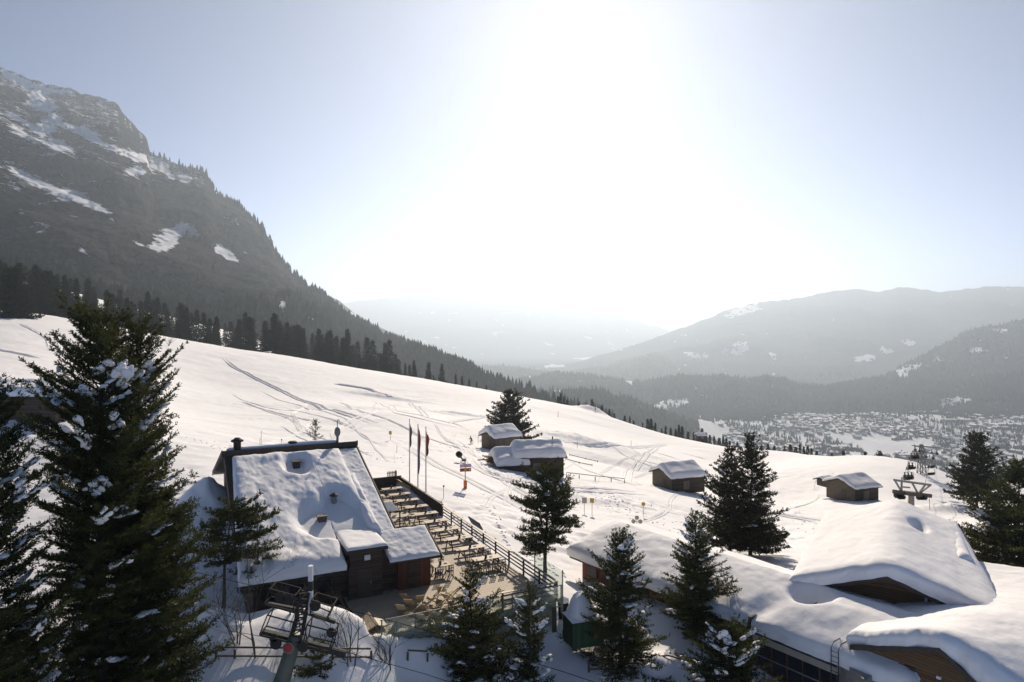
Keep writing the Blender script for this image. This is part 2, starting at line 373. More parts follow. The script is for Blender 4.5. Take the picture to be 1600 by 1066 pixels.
MA = [sc4(q) for q in (
 [(0,80),(60,108),(150,150),(250,178),(330,183),(352,202),(270,190),(205,186),(130,158),(165,205),(60,142),(20,102)],
 [(110,240),(165,235),(150,195),(215,185),(240,250),(262,310),(330,350),(372,345),(440,372),(480,425),(560,455),(640,478),(690,492),(702,512),(600,500),(520,455),(430,420),(330,372),(255,335),(235,385),(180,392),(130,350),(60,312),(0,300),(0,279),(60,288),(130,332),(190,345),(230,330),(210,285),(170,262)],
 [(30,335),(90,358),(190,430),(180,436),(100,388)],
 [(190,405),(235,418),(290,410),(330,440),(322,465),(270,458),(240,480)],
 [(45,540),(150,588),(230,618),(290,655),(300,640),(330,636),(385,668),(440,705),(470,738),(405,716),(352,682),(310,697),(250,662),(180,632),(80,578)],
 [(100,760),(180,805),(235,820),(230,842),(160,812)],[(475,722),(548,786),(530,782),(480,748)],[(325,875),(400,928),(470,975),(390,942)],
 [(600,858),(650,890),(702,902),(740,850),(780,830),(835,790),(900,820),(942,862),(890,842),(830,852),(800,905),(765,915),(720,940),(702,908),(640,895)],
 [(975,895),(1020,888),(1060,925),(1112,975),(1050,962)],[(580,560),(620,540),(690,535),(700,562),(640,560),(600,575)],
 [(370,612),(440,585),(430,610),(375,625)],[(690,480),(760,520),(805,602),(720,542)],[(820,560),(882,602),(850,608)],[(10,575),(130,652),(60,622)],
 [(180,540),(240,550),(322,570),(310,592),(250,565)],[(215,700),(268,698),(262,722),(230,720)],[(345,755),(388,766),(370,776)],[(1120,930),(1160,945),(1140,955)],[(1030,740),(1080,775),(1060,770)])]
MA += [sc4(q, 180, 220, 3.553) for q in ([(940,880),(975,910),(930,970),(908,965)],[(595,395),(700,455),(690,465),(610,410)],[(860,610),(900,665),(885,650)],[(890,745),(940,785),(925,780)],[(420,915),(470,910),(480,945),(440,940)],[(270,140),(330,225),(300,200)])]
MA.append([(470,492),(492,500),(478,512)])
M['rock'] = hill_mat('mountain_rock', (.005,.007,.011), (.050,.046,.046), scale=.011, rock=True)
M['wood_far'] = hill_mat('wooded_slope', (.018,.026,.022), (.05,.06,.05), scale=.02)
M['wood_mid'] = hill_mat('wooded_hill', (.015,.022,.018), (.04,.05,.04), scale=.03)
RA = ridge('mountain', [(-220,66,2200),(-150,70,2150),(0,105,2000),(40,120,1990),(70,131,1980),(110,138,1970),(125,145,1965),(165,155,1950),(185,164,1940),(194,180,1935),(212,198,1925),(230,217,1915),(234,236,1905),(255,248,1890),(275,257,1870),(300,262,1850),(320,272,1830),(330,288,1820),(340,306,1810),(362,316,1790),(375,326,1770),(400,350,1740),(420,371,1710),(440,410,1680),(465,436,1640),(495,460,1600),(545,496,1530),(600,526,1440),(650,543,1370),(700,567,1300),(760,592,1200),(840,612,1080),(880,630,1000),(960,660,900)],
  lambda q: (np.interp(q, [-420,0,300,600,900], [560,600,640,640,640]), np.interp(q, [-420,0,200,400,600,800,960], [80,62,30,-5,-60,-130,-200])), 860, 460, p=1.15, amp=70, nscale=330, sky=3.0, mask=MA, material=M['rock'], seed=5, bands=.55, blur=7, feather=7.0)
ridge('mountain', [(380,400,4600),(450,432,4500),(495,453,4400),(530,471,4200),(570,500,4000),(620,523,3800),(650,536,3700),(690,549,3500),(735,566,3300),(780,590,3000),(830,610,2800)],
  lambda q: (2000, -260), 240, 80, p=1.1, amp=60, nscale=300, sky=2.0, material=M['wood_far'], seed=15, speck=.75)
ridge('mountain', [(300,500,15000),(470,482,14500),(560,470,14000),(640,463,14000),(700,458,14000),(800,455,14000),(860,466,14000),(920,482,14000),(1000,503,14000),(1060,522,14000),(1200,540,14000)],
  lambda q: (9000, -480), 160, 60, p=1.1, amp=120, nscale=900, sky=2.0, material=M['wood_far'], seed=25, speck=.6)
RC_M = [[(1130,545),(1160,532),(1175,540),(1160,552),(1125,556)],[(1130,490),(1150,482),(1180,474),(1188,484),(1160,492),(1135,498)],[(1330,560),(1360,553),(1375,562),(1340,566)],[(1380,540),(1400,548),(1395,556),(1370,546)],[(1200,548),(1215,556),(1205,566)],[(1065,552),(1100,550),(1120,558),(1080,560)],[(1410,528),(1430,535),(1425,542),(1405,536)]]
ridge('mountain', [(780,610,6200),(920,561,7000),(1000,536,7600),(1060,515,8000),(1100,500,8000),(1130,487,8000),(1180,473,8000),(1250,466,8000),(1300,455,8000),(1335,451,8000),(1370,457,8000),(1400,450,8000),(1430,450,8000),(1470,457,8000),(1545,447,8000),(1600,449,8000),(1800,440,8000),(2100,455,8000)],
  lambda q: (4600, -400), 420, 110, p=1.0, amp=110, nscale=600, sky=2.0, mask=RC_M, material=M['wood_far'], seed=35)
RD_M = [[(1387,580),(1415,572),(1446,566),(1425,582),(1424,592),(1408,592)],[(1455,562),(1470,556),(1478,564),(1462,568)],[(1548,516),(1572,513),(1578,519),(1555,521)],[(1592,508),(1612,505),(1612,513)],[(1508,552),(1525,540),(1545,550),(1530,553)],[(1556,553),(1600,562),(1610,562),(1570,562)],[(1510,512),(1516,513),(1512,516)]]
RD = ridge('hills', [(1300,605,3600),(1385,590,3700),(1420,565,3900),(1450,550,4000),(1480,535,4100),(1510,518,4200),(1530,512,4200),(1560,508,4200),(1600,499,4200),(1750,480,4200),(2000,470,4200)],
  lambda q: (3000, -340), 260, 90, p=1.0, amp=50, nscale=350, sky=2.0, mask=RD_M, material=M['wood_far'], seed=45)
RE = ridge('hills', [(760,600,5600),(880,590,5600),(910,581,5600),(960,570,5600),(1012,553,5600),(1030,555,5600),(1050,565,5600),(1100,560,5600),(1180,575,5600),(1260,580,5200),(1330,576,5200),(1400,588,5000),(1480,600,4800),(1560,600,4600),(1800,600,4600)],
  lambda q: (4000, -400), 320, 60, p=.9, amp=40, nscale=300, sky=2.0, material=M['wood_far'], seed=55)
RL = ridge('hills', [(640,575,5200),(740,571,5200),(800,572,5200),(840,578,5000),(870,583,4800),(925,590,4500),(990,604,4200)],
  lambda q: (3300, -360), 200, 50, p=.9, amp=25, nscale=260, sky=1.5, mask=[[(851,597),(862,589),(870,586),(862,594),(854,600)]], material=M['wood_far'], seed=65)
FM = [[(975,596),(984,593),(993,596),(990,601),(978,601)],[(967,609),(973,608),(972,612)],[(1465,628),(1480,622),(1510,618),(1520,628),(1495,634),(1470,636)],
      [(1015,636),(1030,628),(1048,624),(1075,622),(1080,626),(1070,633),(1040,640),(1018,645)],[(1088,619),(1100,616),(1112,618),(1095,622)]]
RF = ridge('hills', [(600,606,3600),(800,596,3600),(870,582,3700),(925,586,3700),(960,594,3600),(1007,596,3500),(1040,590,3450),(1075,586,3400),(1110,587,3400),(1137,588,3400),(1170,592,3400),(1200,588,3400),(1225,592,3400),(1245,602,3400),(1300,604,3400),(1350,602,3400),(1400,604,3400),(1440,598,3300),(1500,596,3300),(1550,588,3200),(1600,584,3200),(1800,570,3200)],
  lambda q: (np.interp(q, [600,1000,1250,1800], [1900,2450,2750,2700]), -338), 420, 80, p=.85, amp=26, nscale=260, sky=1.5, mask=FM, material=M['wood_mid'], seed=75)
RG = ridge('hills', [(560,640,1900),(700,622,1950),(760,618,2000),(800,612,2000),(857,612,2050),(907,607,2100),(940,611,2100),(1000,628,2150),(1040,645,2150),(1090,662,2100)],
  lambda q: (1100, -300), 240, 60, p=.9, amp=26, nscale=200, sky=1.5, mask=[[(838,606),(850,604),(862,608),(878,609),(876,613),(855,613),(842,611)]], material=M['wood_mid'], seed=85)
# valley floor
M['valley'] = hill_mat('valley_fields', (.02,.028,.024), (.05,.06,.05), scale=.03)
va = np.linspace(-math.radians(60), math.radians(58), 260); vr = np.concatenate([np.geomspace(420, 5200, 220), np.geomspace(5400, 40000, 30)])
VA, VR = np.meshgrid(va, vr, indexing='ij'); VX = VR*np.sin(VA); VY = VR*np.cos(VA)
VF = [[(1370,676),(1400,690),(1462,686),(1462,700),(1440,708),(1395,712),(1355,716),(1345,706),(1300,690),(1330,690)],[(1290,676),(1330,680),(1330,694),(1300,690)],
      [(1035,660),(1070,654),(1100,656),(1135,672),(1130,690),(1090,682),(1060,668)],[(1590,690),(1700,680),(1700,700),(1590,700)]]
tag(mesh_np('valley_ground', np.stack([VX.ravel(), VY.ravel(), valley_z(VX, VY).ravel()], 1), quads=grid_quads(260, 250)[:, ::-1], mat=M['valley'], smooth=True, attr={'open_snow': (1-sstep(2850, 3050, VY)+.75*sstep(.35, .5, fbm(VX/500, VY/900, 19, 4))*(VY > 6000)).ravel()}), kind='structure')
# ------------------------------------------------------------------ trees
def leaf_mat(name, lo, hi, trans=.3, scale=1.2, spec=.12):
    m, nt, b = new_mat(name); L = nt.links.new
    g = N(nt, 'ShaderNodeNewGeometry'); n = N(nt, 'ShaderNodeTexNoise', Scale=scale, Detail=4.0); L(g.outputs['Position'], n.inputs['Vector'])
    rn = N(nt, 'ShaderNodeMath', operation='MULTIPLY_ADD'); L(g.outputs['Random Per Island'], rn.inputs[0]); rn.inputs[1].default_value = .45; L(n.outputs[0], rn.inputs[2])
    c = ramp(nt, rn.outputs[0], [(.4, lo), (1.0, hi)]); L(c, b.inputs['Base Color'])
    b.inputs['Roughness'].default_value = .7; b.inputs['Specular IOR Level'].default_value = spec
    t = N(nt, 'ShaderNodeBsdfTranslucent'); L(c, t.inputs['Color']); mx = N(nt, 'ShaderNodeMixShader'); mx.inputs[0].default_value = trans
    L(b.outputs[0], mx.inputs[1]); L(t.outputs[0], mx.inputs[2]); L(mx.outputs[0], nt.nodes['Material Output'].inputs['Surface'])
    return m
M['needle'] = leaf_mat('spruce_needles', (.022,.030,.010), (.075,.082,.024))
M['needle_dark'] = leaf_mat('dark_needles', (.016,.019,.010), (.045,.045,.018), .2)
M['needle_far'] = leaf_mat('forest_needles', (.012,.018,.012), (.034,.042,.024), .12, .15, .03)
M['needle_frost'] = leaf_mat('frosted_needles', (.05,.06,.045), (.22,.24,.22), .2)
M['bark'] = mat('bark', (.055,.042,.032), .9, .5, 4, .8, stretch=(4,4,.6))
M['bark_grey'] = mat('grey_bark', (.10,.085,.07), .9, .4, 5, .5)

def perp(d):
    a = np.where(np.abs(d[:, 2:3]) < .9, np.array([[0, 0, 1.]]), np.array([[1., 0, 0]])); u = np.cross(d, a); u /= np.linalg.norm(u, axis=1, keepdims=True)+1e-9
    return u, np.cross(d, u)
_th = np.linspace(0, 2*np.pi, 10, endpoint=False); _ph = np.linspace(0, np.pi, 7)
_SPH = np.array([(math.sin(p)*math.cos(t), math.sin(p)*math.sin(t), math.cos(p)) for p in _ph for t in _th])
_SPQ = np.array([(i*10+k, i*10+(k+1) % 10, (i+1)*10+(k+1) % 10, (i+1)*10+k) for i in range(6) for k in range(10)])
def blobs(cs, dirs, sizes, rng):
    V = []; Q = []
    for k, (c, d, s) in enumerate(zip(cs, dirs, sizes)):
        d = d/np.linalg.norm(d); r = np.cross(d, [0, 0, 1.]); r /= np.linalg.norm(r)+1e-9; u = np.cross(r, d)
        w = _SPH*(1+.22*vnoise(_SPH[:, 0]*2+k*3.1, _SPH[:, 1]*2+_SPH[:, 2]*2.3, 9)[:, None]+.10*vnoise(_SPH[:, 0]*5+k, _SPH[:, 1]*5+_SPH[:, 2]*4, 4)[:, None])
        p = w*np.array(s)[None]; p[:, 2] = np.where(p[:, 2] < 0, p[:, 2]*.45, p[:, 2])
        V.append(c+p[:, 0:1]*d+p[:, 1:2]*r+p[:, 2:3]*u); Q.append(_SPQ+k*len(_SPH))
    return np.concatenate(V), np.concatenate(Q)

def conifer_data(H, R, seed, base=.08, whorl=.4, nb=6, a1=-.25, a2=.28, rise=.9, twig=.16, tl=.34, step=.03, bl=.13, bw=.035, inner=.12, gap=.25, shape=.75, snow=0.0, snow_s=1.0, pine=False, lean=0.0, minlen=.06, jit=.18):
    rng = np.random.default_rng(seed)
    hs = []; h = base*H
    while h < H*.985:
        rel = (h-base*H)/(H*(1-base)); k = max(3, int(round(nb*(1-.35*rel)+rng.normal(0, .8)))); off = rng.uniform(0, 6.28)
        for j in range(k): hs.append((h+rng.normal(0, whorl*.3), off+6.283*j/k+rng.normal(0, .25)))
        h += whorl*(1-.45*rel)*rng.uniform(.75, 1.25)
    TS = []; TD = []; TL = []; limbs = []; snowc = []; snowd = []; snows = []
    sway = lambda z: np.array([lean*z/H*R*.5+.03*R*math.sin(z*1.1+seed), .03*R*math.cos(z*.9+seed), 0])
    for h, az in hs:
        h = min(max(h, .05), H*.985); rel = np.clip((h-base*H)/(H*(1-base)), 0, 1)
        prof = (1-rel)**shape
        if pine: prof = min(1.0, (1-rel)**.55*(.55+.9*min(1, rel*2.2)))
        Lb = R*prof*rng.uniform(.68, 1.12)*(1+gap*1.6*float(vnoise(az*1.1+seed, h*.55+seed*3, 5)))+minlen*R*.6
        if rng.random() < gap*.35: continue
        n = 7; t = np.linspace(0, 1, n); o = np.array([math.cos(az), math.sin(az), 0])
        b1 = a1+rise*rel**1.5+rng.normal(0, .09); b2 = a2+rng.normal(0, .07)
        side = np.array([-o[1], o[0], 0])*rng.normal(0, .12)
        P = np.array([0, 0, h])+sway(h)+Lb*(t[:, None]*o*(1-.12*abs(b1)) + (t**2)[:, None]*side + (b1*t+b2*t*t)[:, None]*np.array([0, 0, 1.]))
        limbs.append((P, .016*Lb+.006, .004))
        m = max(2, int(Lb*(1-inner)/twig)); tk = np.sort(inner+(1-inner)*(np.arange(m)+rng.uniform(0, 1, m))/m)
        i = np.minimum((tk*(n-1)).astype(int), n-2); f = tk*(n-1)-i; pos = P[i]*(1-f[:, None])+P[i+1]*f[:, None]
        tan = P[i+1]-P[i]; tan /= np.linalg.norm(tan, axis=1, keepdims=True)
        for sgn in (-1, 1):
            a = np.radians(rng.uniform(32, 68, m))*sgn; ca, sa = np.cos(a), np.sin(a)
            d = np.stack([tan[:, 0]*ca-tan[:, 1]*sa, tan[:, 0]*sa+tan[:, 1]*ca, tan[:, 2]*.7+rng.normal(.08 if not pine else .3, jit, m)], 1); d /= np.linalg.norm(d, axis=1, keepdims=True)
            l = np.clip(tl*Lb*(1-.65*tk)*rng.uniform(.5, 1.2, m), minlen, 1.1*max(1, bl/.13)); TS.append(pos); TD.append(d); TL.append(l)
        d = tan+rng.normal(0, .1, tan.shape); TS.append(pos); TD.append(d/np.linalg.norm(d, axis=1, keepdims=True)); TL.append(np.full(m, twig*1.3))
        if pine:
            d = tan*.4+np.array([0, 0, .9])+rng.normal(0, .25, tan.shape); TS.append(pos); TD.append(d/np.linalg.norm(d, axis=1, keepdims=True)); TL.append(np.clip(.3*Lb*rng.uniform(.3, 1, m), minlen, .5))
        if snow and rng.random() < snow and rel < .86 and Lb > .5*R*.6:
            t0 = rng.uniform(.3, .7); nn = int(rng.integers(4, 10)); s0 = snow_s*rng.uniform(.65, 1.3)
            for q in range(nn):
                tq = min(.98, t0+q*.13*s0/max(Lb, .6)); ii = min(int(tq*(n-1)), n-2); ff = tq*(n-1)-ii; c = P[ii]*(1-ff)+P[ii+1]*ff
                s = s0*rng.uniform(.55, 1.15)*(1-.05*q); wv = rng.normal(0, .13*s0)
                snowc.append(c+side/(abs(side).max()+1e-6)*wv+np.array([0, 0, .06*s-abs(wv)*.25])); snowd.append((P[ii+1]-P[ii])/np.linalg.norm(P[ii+1]-P[ii])+rng.normal(0, .35, 3)*np.array([1,1,.4])); snows.append((.25*s, .17*s*rng.uniform(.8, 1.4), .115*s))
    # leader
    TS.append(np.array([[0, 0, H*.9]])+sway(H*.9)); TD.append(np.array([[0, 0, 1.]])); TL.append(np.array([H*.1+.05]))
    TS = np.concatenate(TS); TD = np.concatenate(TD); TL = np.concatenate(TL)
    cnt = np.maximum(2, (TL/step).astype(int)); idx = np.repeat(np.arange(len(TL)), cnt)
    s = rng.uniform(0, 1, len(idx)); p0 = TS[idx]+TD[idx]*(TL[idx]*s)[:, None]
    u, v = perp(TD[idx]); ph = rng.uniform(0, 6.283, len(idx)); rad = u*np.cos(ph)[:, None]+v*np.sin(ph)[:, None]; rad[:, 2] += .25
    bd = TD[idx]*.75+rad*.7; bd /= np.linalg.norm(bd, axis=1, keepdims=True)
    sd = np.cross(bd, rng.normal(0, 1, bd.shape)); sd /= np.linalg.norm(sd, axis=1, keepdims=True)+1e-9
    ln = (bl*rng.uniform(.65, 1.25, len(idx)))[:, None]; wd = (bw*rng.uniform(.7, 1.3, len(idx)))[:, None]
    V = np.stack([p0, p0+bd*ln*.5+sd*wd*.5, p0+bd*ln, p0+bd*ln*.5-sd*wd*.5], 1).reshape(-1, 3)
    Q = np.arange(len(V)).reshape(-1, 4)
    # trunk and limbs
    tv = []; tq = []; nn = 0
    def tub(P, r0, r1, k):
        nonlocal nn
        n = len(P); d = np.gradient(P, axis=0); d /= np.linalg.norm(d, axis=1, keepdims=True)+1e-9; a, b = perp(d); r = np.linspace(r0, r1, n)
        th = np.linspace(0, 2*np.pi, k, endpoint=False)
        ring = P[:, None]+r[:, None, None]*(a[:, None]*np.cos(th)[None, :, None]+b[:, None]*np.sin(th)[None, :, None])
        tv.append(ring.reshape(-1, 3)); i = np.arange(n-1)[:, None]*k+np.arange(k)[None]; j = np.arange(n-1)[:, None]*k+(np.arange(k)[None]+1) % k
        tq.append(np.stack([i, i+k, j+k, j], -1).reshape(-1, 4)+nn); nn += n*k
    zz = np.linspace(-.9, H*.97, 12); tub(np.array([np.array([0, 0, z])+sway(max(z, 0)) for z in zz]), .017*H+.03, .012, 8)
    for P, r0, r1 in limbs: tub(P, r0, r1, 3)
    S = blobs(snowc, snowd, snows, rng) if snowc else None
    return (V, Q), (np.concatenate(tv), np.concatenate(tq)), S
def tree(name, px, top, Y, R, label, seed, mat='needle', group=None, base_py=None, cat='tree', **kw):
    x = (px-800)/F*Y
    z = gz(x, Y)-.1 if base_py is None else W(px, base_py, Y).z
    H = CZ-(top-HZ)/F*Y-z
    e = empty(name, (x, Y, z), 0, label, cat, group)
    nd, tr, sn = conifer_data(H, R, seed, **kw)
    mesh_np('trunk', *tr[:1], quads=tr[1], mat=M['bark'], parent=e)
    mesh_np('crown', nd[0], quads=nd[1], mat=M[mat], parent=e)
    if sn is not None: tag(mesh_np('snow_load', sn[0], quads=sn[1], mat=M['clump'], parent=e, smooth=True), kind='stuff')
    return e
big = dict(whorl=.29, nb=9, twig=.12, step=.028, bl=.15, bw=.042, a1=-.22, a2=.34, rise=.8, gap=.42, inner=.2)
tree('pine_tree', 158, 490, 30, 3.15, 'tallest tree at the left, broad dark conifer with snow on its lower branches', 11, snow=.2, snow_s=1.1, shape=.36, base=.06, **big)
tree('pine_tree', 218, 504, 32.5, 2.4, 'dark conifer close behind the tallest tree, leaning over the left chalet corner', 12, snow=.14, shape=.34, base=.1, **big)
tree('pine_tree', -14, 588, 25.5, 3.0, 'snow flecked conifer cut off by the left edge of the photo', 13, snow=.26, snow_s=1.0, shape=.55, base=.08, **big)
med = dict(whorl=.30, nb=8, twig=.11, step=.028, bl=.14, bw=.045, gap=.4)
tree('pine_tree', 348, 780, 41.5, 1.9, 'small open pine with bare lower trunk in front of the left chalet eave', 14, pine=True, base=.42, whorl=.34, nb=6, twig=.13, step=.026, bl=.16, bw=.05, a1=-.1, a2=.2, rise=.25, gap=.55, snow=.08, lean=.5, snow_s=.7, tl=.42)
tree('pine_tree', 402, 818, 44, 1.2, 'thin crooked pine before the dark chalet wall, right of the small open pine', 15, pine=True, base=.36, whorl=.4, nb=5, twig=.15, step=.03, bl=.16, bw=.045, a1=-.1, a2=.2, rise=.3, gap=.5, tl=.42)
tree('pine_tree', 852, 722, 54.5, 1.75, 'lone pine with bare lower trunk on the slope right of the terrace', 16, pine=True, base=.18, whorl=.27, nb=6, twig=.14, step=.03, bl=.17, bw=.055, a1=-.22, a2=.28, rise=.45, gap=.65, snow=.03, base_py=896, lean=.2, tl=.45, snow_s=.8)
tree('spruce_tree', 736, 884, 40.5, 2.4, 'young snow laden spruce in front of the terrace deck chairs', 17, snow=.30, snow_s=.85, a1=-.18, a2=.25, shape=.7, **med)
tree('spruce_tree', 828, 914, 40.0, 1.9, 'slim snow laden spruce before the terrace corner, beside the green box', 18, snow=.36, snow_s=.85, a1=-.2, a2=.28, shape=.7, **med)
tree('spruce_tree', 968, 832, 43, 2.8, 'dark spruce with snow patches behind the wooden fence, left of two before the long roof', 19, snow=.26, snow_s=.9, a1=-.15, a2=.25, shape=.66, base_py=1052, **med)
tree('spruce_tree', 1086, 800, 45.5, 2.7, 'taller green spruce standing before the middle of the long snowy roof', 20, snow=.1, a1=-.2, a2=.3, shape=.8, **med)
tree('spruce_tree', 1138, 976, 38.5, 2.9, 'low spruce buried in snow at the bottom edge, before the window wall', 21, snow=.5, snow_s=1.05, a1=-.15, a2=.2, shape=.6, **med)
tree('spruce_tree', 502, 1004, 37.0, 1.3, 'small bushy spruce at the foot of the lift tower', 22, snow=.05, a1=-.1, a2=.3, shape=.6, **med)
far = dict(whorl=.42, nb=7, twig=.22, step=.05, bl=.28, bw=.09, gap=.3)
tree('spruce_tree', 1142, 702, 66, 3.5, 'broad dark spruce behind the long roof, left and shorter of the pair', 23, 'needle_dark', snow=.04, a1=-.15, a2=.25, shape=.7, **far)
tree('spruce_tree', 1174, 678, 68, 3.5, 'tall dark spruce behind the long roof, right and taller of the pair', 24, 'needle_dark', snow=.02, a1=-.25, a2=.28, shape=.72, **far)
tree('spruce_tree', 1527, 680, 113, 4.4, 'dark spruce on the snowy slope right of the chairlift towers', 25, 'needle_dark', whorl=.5, nb=8, twig=.3, step=.09, bl=.42, bw=.15, gap=.25, a1=-.2, a2=.25, shape=.62, base_py=786)
tree('spruce_tree', 1592, 722, 66, 3.9, 'tall snow dusted conifer cut off by the right edge of the photo', 26, 'needle', snow=.07, a1=-.15, a2=.25, shape=.7, **far)
tree('spruce_tree', 1568, 800, 60, 3.9, 'bushy conifer with a snow covered flank beside the right roof', 27, 'needle', snow=.3, snow_s=1.1, a1=-.1, a2=.2, shape=.5, **far)
tree('spruce_tree', 492, 659, 92, 1.55, 'sparse young spruce showing above the chalet roof ridge', 28, 'needle_frost', whorl=.5, nb=5, twig=.3, step=.07, bl=.28, bw=.08, a1=-.05, a2=.2, shape=.9, gap=.2)
tree('spruce_tree', 795, 613, 152, 5.7, 'wide dark spruce behind the two snowed in barns', 29, 'needle_dark', whorl=.6, nb=9, twig=.38, step=.10, bl=.5, bw=.19, gap=.2, a1=-.05, a2=.3, rise=.7, shape=.72, base_py=697)
tree('spruce_tree', 20, 424, 292, 8.2, 'big solitary dark spruce on the snow at the far left', 30, 'needle_far', whorl=.9, nb=9, twig=.6, step=.16, bl=.9, bw=.36, gap=.2, a1=-.25, a2=.2, shape=.5, base_py=500)

# forest edge beyond the slope: every tree its own object, four spruce shapes
protos = []
for k in range(5):
    nd, tr, sn = conifer_data(18, 2.5+.4*k, 60+k, whorl=.75, nb=8, twig=.45, step=.19, bl=.75, bw=.28, a1=-.45, a2=.22, rise=.5, gap=.3, shape=.95, base=.03)
    protos.append(mesh_np('forest_tree', np.concatenate([nd[0], tr[0]]), quads=np.concatenate([nd[1], tr[1]+len(nd[0])]), mat=M['needle_far']).data)
    bpy.data.objects.remove(bpy.data.objects['forest_tree'])
rf = np.random.default_rng(5)
def forest_tree(x, y, z, h, k, label, group, name='forest_tree'):
    o = bpy.data.objects.new(name, protos[k % 5]); COL.objects.link(o); s = h/18
    o.location = (x, y, z); o.scale = (s*rf.uniform(.85, 1.2), s*rf.uniform(.85, 1.2), s); o.rotation_euler = (0, 0, rf.uniform(0, 6.28))
    return tag(o, label, 'tree', group)
SKY_Y = lambda px: np.interp(px, [0,60,110,200,300,450,600,700,830], [300,320,330,340,350,370,370,360,330])
n = 0
while n < 215:
    px = rf.uniform(-60, 700)**1.0; 
    if px > 640 and rf.random() < .5: continue
    k = rf.random()**1.7; Y = SKY_Y(px)*(1.06+.5*k)+(px < 60)*8
    if abs(px-20) < 45 and Y < 345: continue
    x = (px-800)/F*Y; z = gz(x, Y)-.3
    top = np.interp(px, [-60,0,100,200,300,400,480,560,650,700], [392,402,440,468,486,492,503,532,572,590])+rf.normal(3, 11)
    h = np.clip(CZ-(top-HZ)/F*Y-z, 9, 26)*(1 if rf.random() > .12 else .6)
    forest_tree(x, Y, z, h, n, 'dark spruce in the dense forest edge along the top of the snow slope', 'spruces of the forest edge'); n += 1
for px, h in ((712,16),(722,13),(733,12),(745,9),(760,8),(872,13),(876,16),(881,10),(886,7),(905,6),(925,9),(940,7),(952,10),(960,8),(976,9),(984,10),(990,6),(1004,8),(1012,16),(1017,18),(1024,12),(1034,8),(1040,12),(1048,11),(1056,13),(1061,18),(1066,17),(1075,11),(1084,15),(1090,17),(1097,22),(1103,15),(1109,12),(1116,14),(1124,12),(1130,16),(1135,13),(1140,9),(1152,10),(1190,8),(1200,9),(1210,8),(1226,9),(1235,12),(1243,10),(1250,14),(1256,13),(1262,12),(1268,9),(1276,7),(1300,6),(1318,7),(1352,6),(1375,7)):
    Y = np.interp(px, [700,830,935,1100,1250,1400], [360,330,320,290,255,215])*rf.uniform(1.05, 1.12); x = (px-800)/F*Y; z = gz(x, Y)-.3
    ys_ = np.linspace(90, 460, 240); sl_ = float(np.min(HZ+F*(CZ-snow_z((px-800)/F*ys_, ys_))/ys_)); top = sl_-h*rf.uniform(.85, 1.15)
    forest_tree(x, Y, z, max(4, CZ-(top-HZ)/F*Y-z), n, 'small dark spruce peeping over the lower skyline of the snow slope', 'small spruces on the skyline'); n += 1
tag(forest_tree(*[(62-800)/F*300, 300], gz((62-800)/F*300, 300)-.2, 5, 1, '', None), 'small bushy spruce beside the big solitary spruce at far left', 'tree')

# woods far off that read as one mass: low cones standing on the hills
def wood(name, R, n, hgt, seed, ok=None, w=.28, tlo=.05, thi=1.0, mat_='needle_far', p=1.0):
    rg = np.random.default_rng(seed); nx, ny = R['X'].shape; ny = R['ny']
    i = rg.integers(0, nx-1, n); j = np.clip((tlo+(thi-tlo)*rg.random(n)**p)*(ny-1), 0, ny-1).astype(int)
    x, y, z, mk, PX, PY = (R[k][i, j] for k in ('X', 'Y', 'Z', 'mask', 'PX', 'PY'))
    keep = (mk < .5)&(PX > -30)&(PX < 1640)
    if ok is not None: keep &= ok(PX, PY)
    x, y, z = x[keep], y[keep], z[keep]; k = len(x); x = x+rg.normal(0, 4, k); y = y+rg.normal(0, 6, k)
    h = hgt*rg.uniform(.55, 1.25, k); q = 5; th = np.arange(q)*2*np.pi/q
    rot = rg.uniform(0, 6.28, k); r = h*w*rg.uniform(.7, 1.2, k)
    c1 = np.stack([x[:, None]+r[:, None]*np.cos(th+rot[:, None]), y[:, None]+r[:, None]*np.sin(th+rot[:, None]), np.repeat((z-h*.1)[:, None], q, 1)], 2)
    c2 = np.stack([x[:, None]+.5*r[:, None]*np.cos(th+rot[:, None]+.6), y[:, None]+.5*r[:, None]*np.sin(th+rot[:, None]+.6), np.repeat((z+h*.5)[:, None], q, 1)], 2)
    ap = np.stack([x, y, z+h], 1)[:, None]
    V = np.concatenate([c1, c2, ap], 1).reshape(-1, 3); b = np.arange(k)*(2*q+1); T = []
    Qs = [np.stack([b+a, b+(a+1) % q, b+q+(a+1) % q, b+q+a], 1) for a in range(q)]
    T = [np.stack([b+q+a, b+q+(a+1) % q, b+2*q], 1) for a in range(q)]
    return tag(mesh_np(name, V, quads=np.concatenate(Qs), tris=np.concatenate(T), mat=M[mat_]), kind='stuff')
M['needle_haze'] = leaf_mat('distant_needles', (.010,.014,.011), (.022,.027,.021), .03, .02, 0.0)
# the wooded shoulder and foot of the cliff, scattered spruces along its crest
shoulder = lambda X, Y: (Y > np.interp(X, [-50,0,150,300,430,500,560], [380,395,455,478,470,455,430]))|(X > 540)
wood('mountain_wood', RA, 26000, 17, 3, shoulder, mat_='needle_haze')
wood('mountain_wood', RA, 1500, 17, 4, lambda X, Y: (X > 236)&(X < 560), tlo=.955, mat_='needle_haze')
wood('mountain_wood', RA, 1200, 12, 6, lambda X, Y: (X > 290)&(fbm(X/22, Y/22, 8, 3) > .22), tlo=.3, mat_='needle_haze')
wood('hill_wood', RF, 15000, 19, 7, mat_='needle_haze', p=.8)
wood('hill_wood', RG, 6000, 17, 8, mat_='needle_haze')
wood('hill_wood', RD, 9000, 22, 12, mat_='needle_haze')
wood('hill_wood', RE, 6000, 24, 9, mat_='needle_haze')
wood('hill_wood', RL, 2500, 22, 10, mat_='needle_haze')

